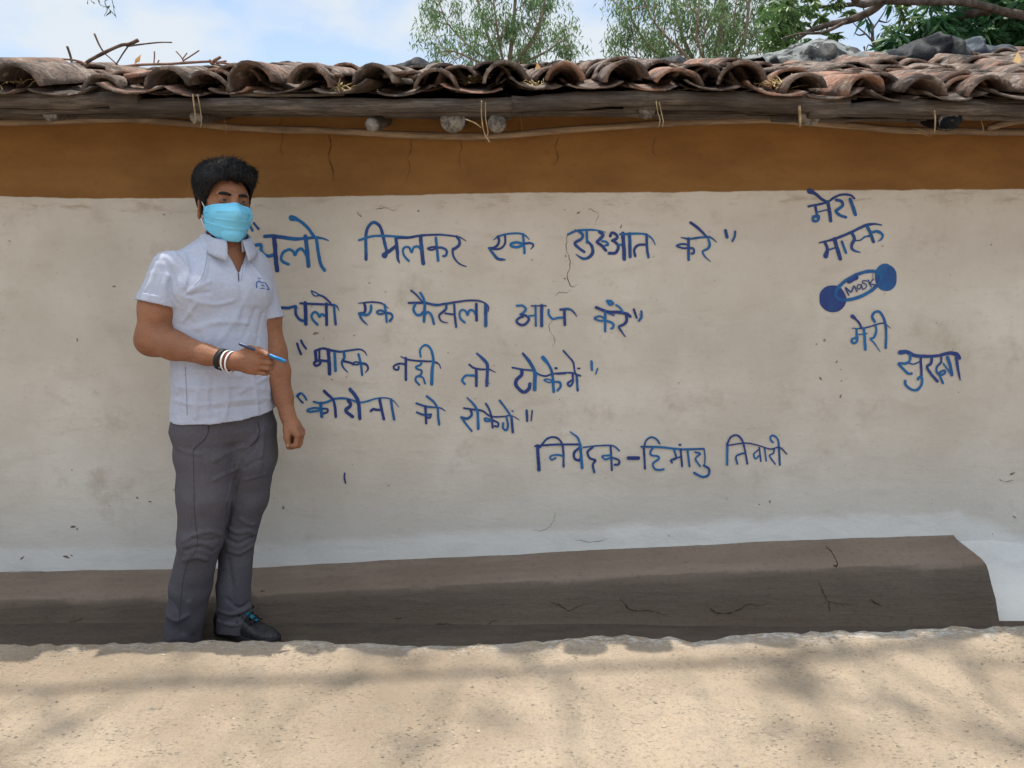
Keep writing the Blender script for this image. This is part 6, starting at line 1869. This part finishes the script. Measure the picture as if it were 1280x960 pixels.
TBV = BVHTree.FromPolygons([tuple(v) for v in V], [tuple(f) for f in Q])
stm = M('trouser_seam', .95, .05); stm.color((.045, .039, .05))
for st_ in [([(261, 531), (260.5, 540), (255, 550), (246, 558), (241, 563)], 1.1), ([(241.5, 563), (242, 590), (242.5, 620), (244, 650), (247, 676), (243, 690), (234, 704), (229, 724), (226, 750), (224, 776)], .5), ([(322, 526), (324.5, 538), (321, 550), (313, 558)], 1.1), ]:
    mb = draw_on(TBV, [st_])
    if mb.n: mb.build('seam', stm.m, tro, False)

# ------------------------------------------------------------------ shoes
def shoe_fn(heel, toe):
    ax = toe - heel; ax[2] = 0; L = np.linalg.norm(ax); ax = ax / L
    sd = np.array([-ax[1], ax[0], 0])
    def loc(P):
        q = P - heel.astype(np.float32)
        return np.stack([q @ ax.astype(np.float32), q @ sd.astype(np.float32), q[:, 2]], 1)
    def upper(P):
        q = loc(P)
        d = sections(np.stack([q[:, 1], q[:, 2], q[:, 0]], 1), [-.012, .0, .03, .09, .15, .2, .245, .268, .275], [.018, .028, .033, .034, .039, .042, .035, .019, .006], [.02, .045, .056, .056, .042, .031, .025, .017, .007], [0] * 9, [.045, .05, .056, .052, .038, .030, .026, .024, .024])
        d = np.maximum(d, .016 - q[:, 2])
        d = smax(d, -rcone(q, (.04, 0, .13), (.055, 0, .06), .036, .028), .008)
        return d
    def sole(P):
        q = loc(P)
        w_ = np.interp(q[:, 0], [-.02, 0, .03, .09, .15, .2, .25, .275, .285], [.01, .028, .036, .035, .045, .05, .04, .02, .002])
        d = np.maximum(np.abs(q[:, 1]) - w_, np.abs(q[:, 2] - .010 - .008 * np.clip((q[:, 0] - .2) / .08, 0, 1) ** 2) - .012)
        return np.maximum(d, np.maximum(-.016 - q[:, 0], q[:, 0] - .282))
    def fr_(p): return heel + ax * p[0] + sd * p[1] + np.array([0, 0, p[2]])
    return upper, sole, fr_
shk = M('shoe_black', .55, .4); g1 = shk.noise(60, 3); shk.color(shk.mix(shk.step(g1, .4, .6), (.010, .010, .012), (.028, .028, .03)))
sok = M('shoe_sole', .7, .3); sok.color((.018, .018, .02))
teal = M('shoe_teal', .6, .3); teal.color((.0, .13, .17))
lac = M('shoe_lace', .8, .2); lac.color((.02, .02, .025))
for heel, toe in ((np.array([-1.122, -.30, 0.0]), np.array([-.862, -.405, 0.0])), (np.array([-1.255, -.245, 0.0]), np.array([-1.205, -.49, 0.0]))):
    up, sl_, frm = shoe_fn(heel, toe.copy())
    V, Q = surface_nets(up, np.minimum(heel, toe) - np.array([.08, .08, .02]), np.maximum(heel, toe) + np.array([.08, .08, .16]), .0032)
    so_ = mesh_obj('shoe', V, Q, shk.m, person)
    V, Q = surface_nets(sl_, np.minimum(heel, toe) - np.array([.08, .08, .02]), np.maximum(heel, toe) + np.array([.08, .08, .06]), .0036)
    mesh_obj('sole', V, Q, sok.m, so_)
    mb = MB()
    tube(mb, catmull([frm((.085, 0, .118)), frm((.11, 0, .108)), frm((.15, 0, .092)), frm((.185, 0, .074))], 5), [.011, .014, .012, .007], 10, 0, .06, 2, .55)
    mb.build('tongue', teal.m, so_)
    mb = MB()
    for k in range(4):
        x = .105 + .022 * k; z = .113 - .010 * k
        tube(mb, catmull([frm((x, -.028, z - .014)), frm((x + .006, 0, z + .004)), frm((x + .012, .028, z - .016))], 4), [.0032], 6)
        tube(mb, catmull([frm((x, .028, z - .014)), frm((x + .006, 0, z + .005)), frm((x + .012, -.028, z - .016))], 4), [.0032], 6)
    for s in (-1, 1):
        tube(mb, catmull([frm((.10, 0, .118)), frm((.12, s * .02, .126)), frm((.14, s * .036, .108)), frm((.125, s * .03, .098)), frm((.10, s * .004, .116))], 4), [.0026], 6)
        tube(mb, catmull([frm((.10, 0, .118)), frm((.115, s * .03, .105)), frm((.13, s * .044, .075))], 4), [.0026], 6)
    mb.build('lace', lac.m, so_)

# ------------------------------------------------------------------ face mask
mkm = M('mask_fabric', .85, .15)
g1 = mkm.noise(8, 3); mkm.color(mkm.mix(mkm.step(g1, .35, .65), (.14, .47, .70), (.19, .55, .77))); mkm.bump(mkm.noise(300, 2), .2, .001)
nu, nv = 61, 57
Vm = []
for j in range(nv):
    v = j / (nv - 1)
    for i in range(nu):
        u = -1 + 2 * i / (nu - 1)
        au = abs(u)
        ztop = .006 - .012 * au ** 1.5 + .002 * math.exp(-(u / .15) ** 2)
        zbot = -.120 + .042 * au ** 2.4
        z = ztop + (zbot - ztop) * v
        mid = math.sin(math.pi * min(max(v, 0), 1))
        # half-width of the cloth at this height and how far it stands off the face
        hw = .083 + .003 * mid - .008 * v
        nose = math.exp(-((v - .26) / .30) ** 2)
        yc = -.101 - .027 * nose - .010 * mid + .030 * max(0, v - .72) / .28 - .0 * v
        if v < .2: yc += .012 * (1 - v / .2)
        ysd = -.030 + .012 * v
        ang = au ** 1.0
        prof_ = (1 - ang ** 2.3)
        pk = math.exp(-(u / .2) ** 2) * nose * .009
        y = ysd + (yc - ysd) * prof_ - pk
        x = hw * (u if au < 1 else u) * (1 - .06 * au)
        # three pleats, fading towards the middle where the cloth is stretched
        pl = 0
        for vp in (.24, .44, .64):
            vv = vp + .06 * (1 - au) * (1 if vp > .4 else -1) * (.5)
            t = (v - vv) / .045
            pl += (.0085 * math.exp(-max(t, 0) * 2.2) * (1 / (1 + math.exp(-t * 14)))) * (.25 + .75 * au ** .7)
        nrm = np.array([u * .8, -(1 - .5 * au), 0]); nrm /= np.linalg.norm(nrm)
        p = np.array([x, y, z]) + nrm * pl
        Vm.append(p)
Vm = np.array(Vm)
def head_l(Q_): return head(from_h(Q_).astype(np.float32))
for _ in range(14):                      # lay the cloth clear of the skin
    dd_ = head_l(Vm); m_ = dd_ < .004
    if not m_.any(): break
    od = Vm[m_] * np.array([1, 1, 0]); od /= np.linalg.norm(od, axis=1, keepdims=True)
    Vm[m_] += od * (.005 - dd_[m_])[:, None] * .7
Vm += (.0016 * fbm(Vm * np.array([1, 1, 1.5]), 34, 3, 8))[:, None] * np.array([.2, -1, 0])
fm_ = [(a_, d_, c_, b_) for a_, b_, c_, d_ in grid_faces(nv, nu)]
mo = mesh_obj('face_mask', from_h(Vm), fm_, mkm.m, person)
md = mo.modifiers.new('thick', 'SOLIDIFY'); md.thickness = .0016; md.offset = 0
wl = M('white_elastic', .8, .2); wl.color((.72, .70, .68))
for s in (-1, 1):
    mb = MB()
    tl = Vm[0 * nu + (0 if s < 0 else nu - 1)]; bl = Vm[(nv - 1) * nu + (0 if s < 0 else nu - 1)]
    tube(mb, catmull([from_h(p) for p in (tl, (s * .081, -.012, .012), (s * .084, .006, .026), (s * .082, .026, .016), (s * .08, .03, -.012), (s * .081, .016, -.034), (s * .078, -.004, -.05), bl)], 6), [.0016], 6)
    mb.build('ear_loop', wl.m, mo)
    mb = MB()
    c_ = [Vm[j * nu + (0 if s < 0 else nu - 1)] for j in range(0, nv, 4)]
    tube(mb, np.array([from_h(p) for p in c_]), [.0022], 6, 0, 0, 0, .6)
    mb.build('edge_binding', mkm.m, mo)

# ------------------------------------------------------------------ wrist bands and pen
ax = WR_R - EL_R; ax = ax / np.linalg.norm(ax)
def wristband(px, rad, wd, mat, tilt=0.0, name='wristband', lab=None):
    # position along the forearm where this pixel column lies
    ts = np.linspace(.5, 1.25, 200); pts = EL_R + (WR_R - EL_R) * ts[:, None]
    cols = 640 + FPX * (pts[:, 0]) / ((pts[:, 1] - CAM[1]) * cP - (pts[:, 2] - CAM[2]) * sP)
    c_ = pts[np.argmin(np.abs(cols - px))]
    ta = ax + np.array([0, 0, tilt]); ta /= np.linalg.norm(ta)
    n1 = np.cross(ta, [0, 0, 1]); n1 /= np.linalg.norm(n1); n2 = np.cross(ta, n1)
    mb = MB(); V_ = []; na = 36
    pr = [(-wd / 2, 0), (-wd / 2, .0022), (wd / 2, .0022), (wd / 2, 0)]
    for k in range(na):
        a = 2 * math.pi * k / na
        for x, r_ in pr:
            V_.append(c_ + ta * x + (n1 * math.cos(a) + n2 * math.sin(a)) * (rad + r_))
    F_ = []
    for k in range(na):
        for m_ in range(4):
            F_.append((k * 4 + m_, k * 4 + (m_ + 1) % 4, ((k + 1) % na) * 4 + (m_ + 1) % 4, ((k + 1) % na) * 4 + m_))
    mb.add(V_, [tuple(reversed(f)) for f in F_])
    return tag(mb.build(name, mat, person), lab)
bkb = M('black_band', .6, .3); bkb.color((.012, .012, .014))
wtb = M('white_band', .5, .4); wtb.color((.74, .73, .72))
rdb = M('red_thread', .8, .2); rdb.color((.2, .03, .03))
wristband(278, .0335, .017, bkb.m, 0, lab='wide black wristband')
wristband(284, .0325, .0055, wtb.m, .12, lab='thin white wristband nearest the black one')
wristband(287.2, .031, .0035, rdb.m, .05, lab='dark red wrist thread')
wristband(289.8, .034, .005, wtb.m, .08, lab='thin white wristband nearest the hand')

W = WR_R + np.array([.016, 0, 0])
p0 = at(298.5, 429.5, W[1] - .022); p1 = at(357.5, 452, W[1] - .010)
pen = empty('pen', (p0 + p1) / 2, 'dark blue marker pen with bright blue end held in the right hand', 'pen')
pb = M('pen_navy', .3, .5); pb.color((.012, .03, .085))
pc = M('pen_blue', .3, .5); pc.color((.0, .16, .42))
pg = M('pen_grip', .45, .4); pg.color((.02, .045, .10))
L = lambda t: p0 + (p1 - p0) * t
mb = MB(); tube(mb, [L(.0), L(.015), L(.03), L(.3), L(.64)], [.0028, .0044, .0048, .0052, .0054], 14); mb.build('barrel', pb.m, pen)
mb = MB(); tube(mb, [L(.36), L(.38), L(.60), L(.64)], [.0056, .006, .006, .0056], 14); mb.build('grip', pg.m, pen)
mb = MB(); tube(mb, [L(.64), L(.66), L(.94), L(.985), L(1.0)], [.0056, .0062, .006, .005, .0028], 14); mb.build('cap', pc.m, pen)
mb = MB(); o_ = np.array([0, -.006, .002]); tube(mb, [L(.68) + o_, L(.8) + o_ * 1.2, L(.9) + o_], [.0016, .0018, .0014], 6); mb.build('clip', pc.m, pen)
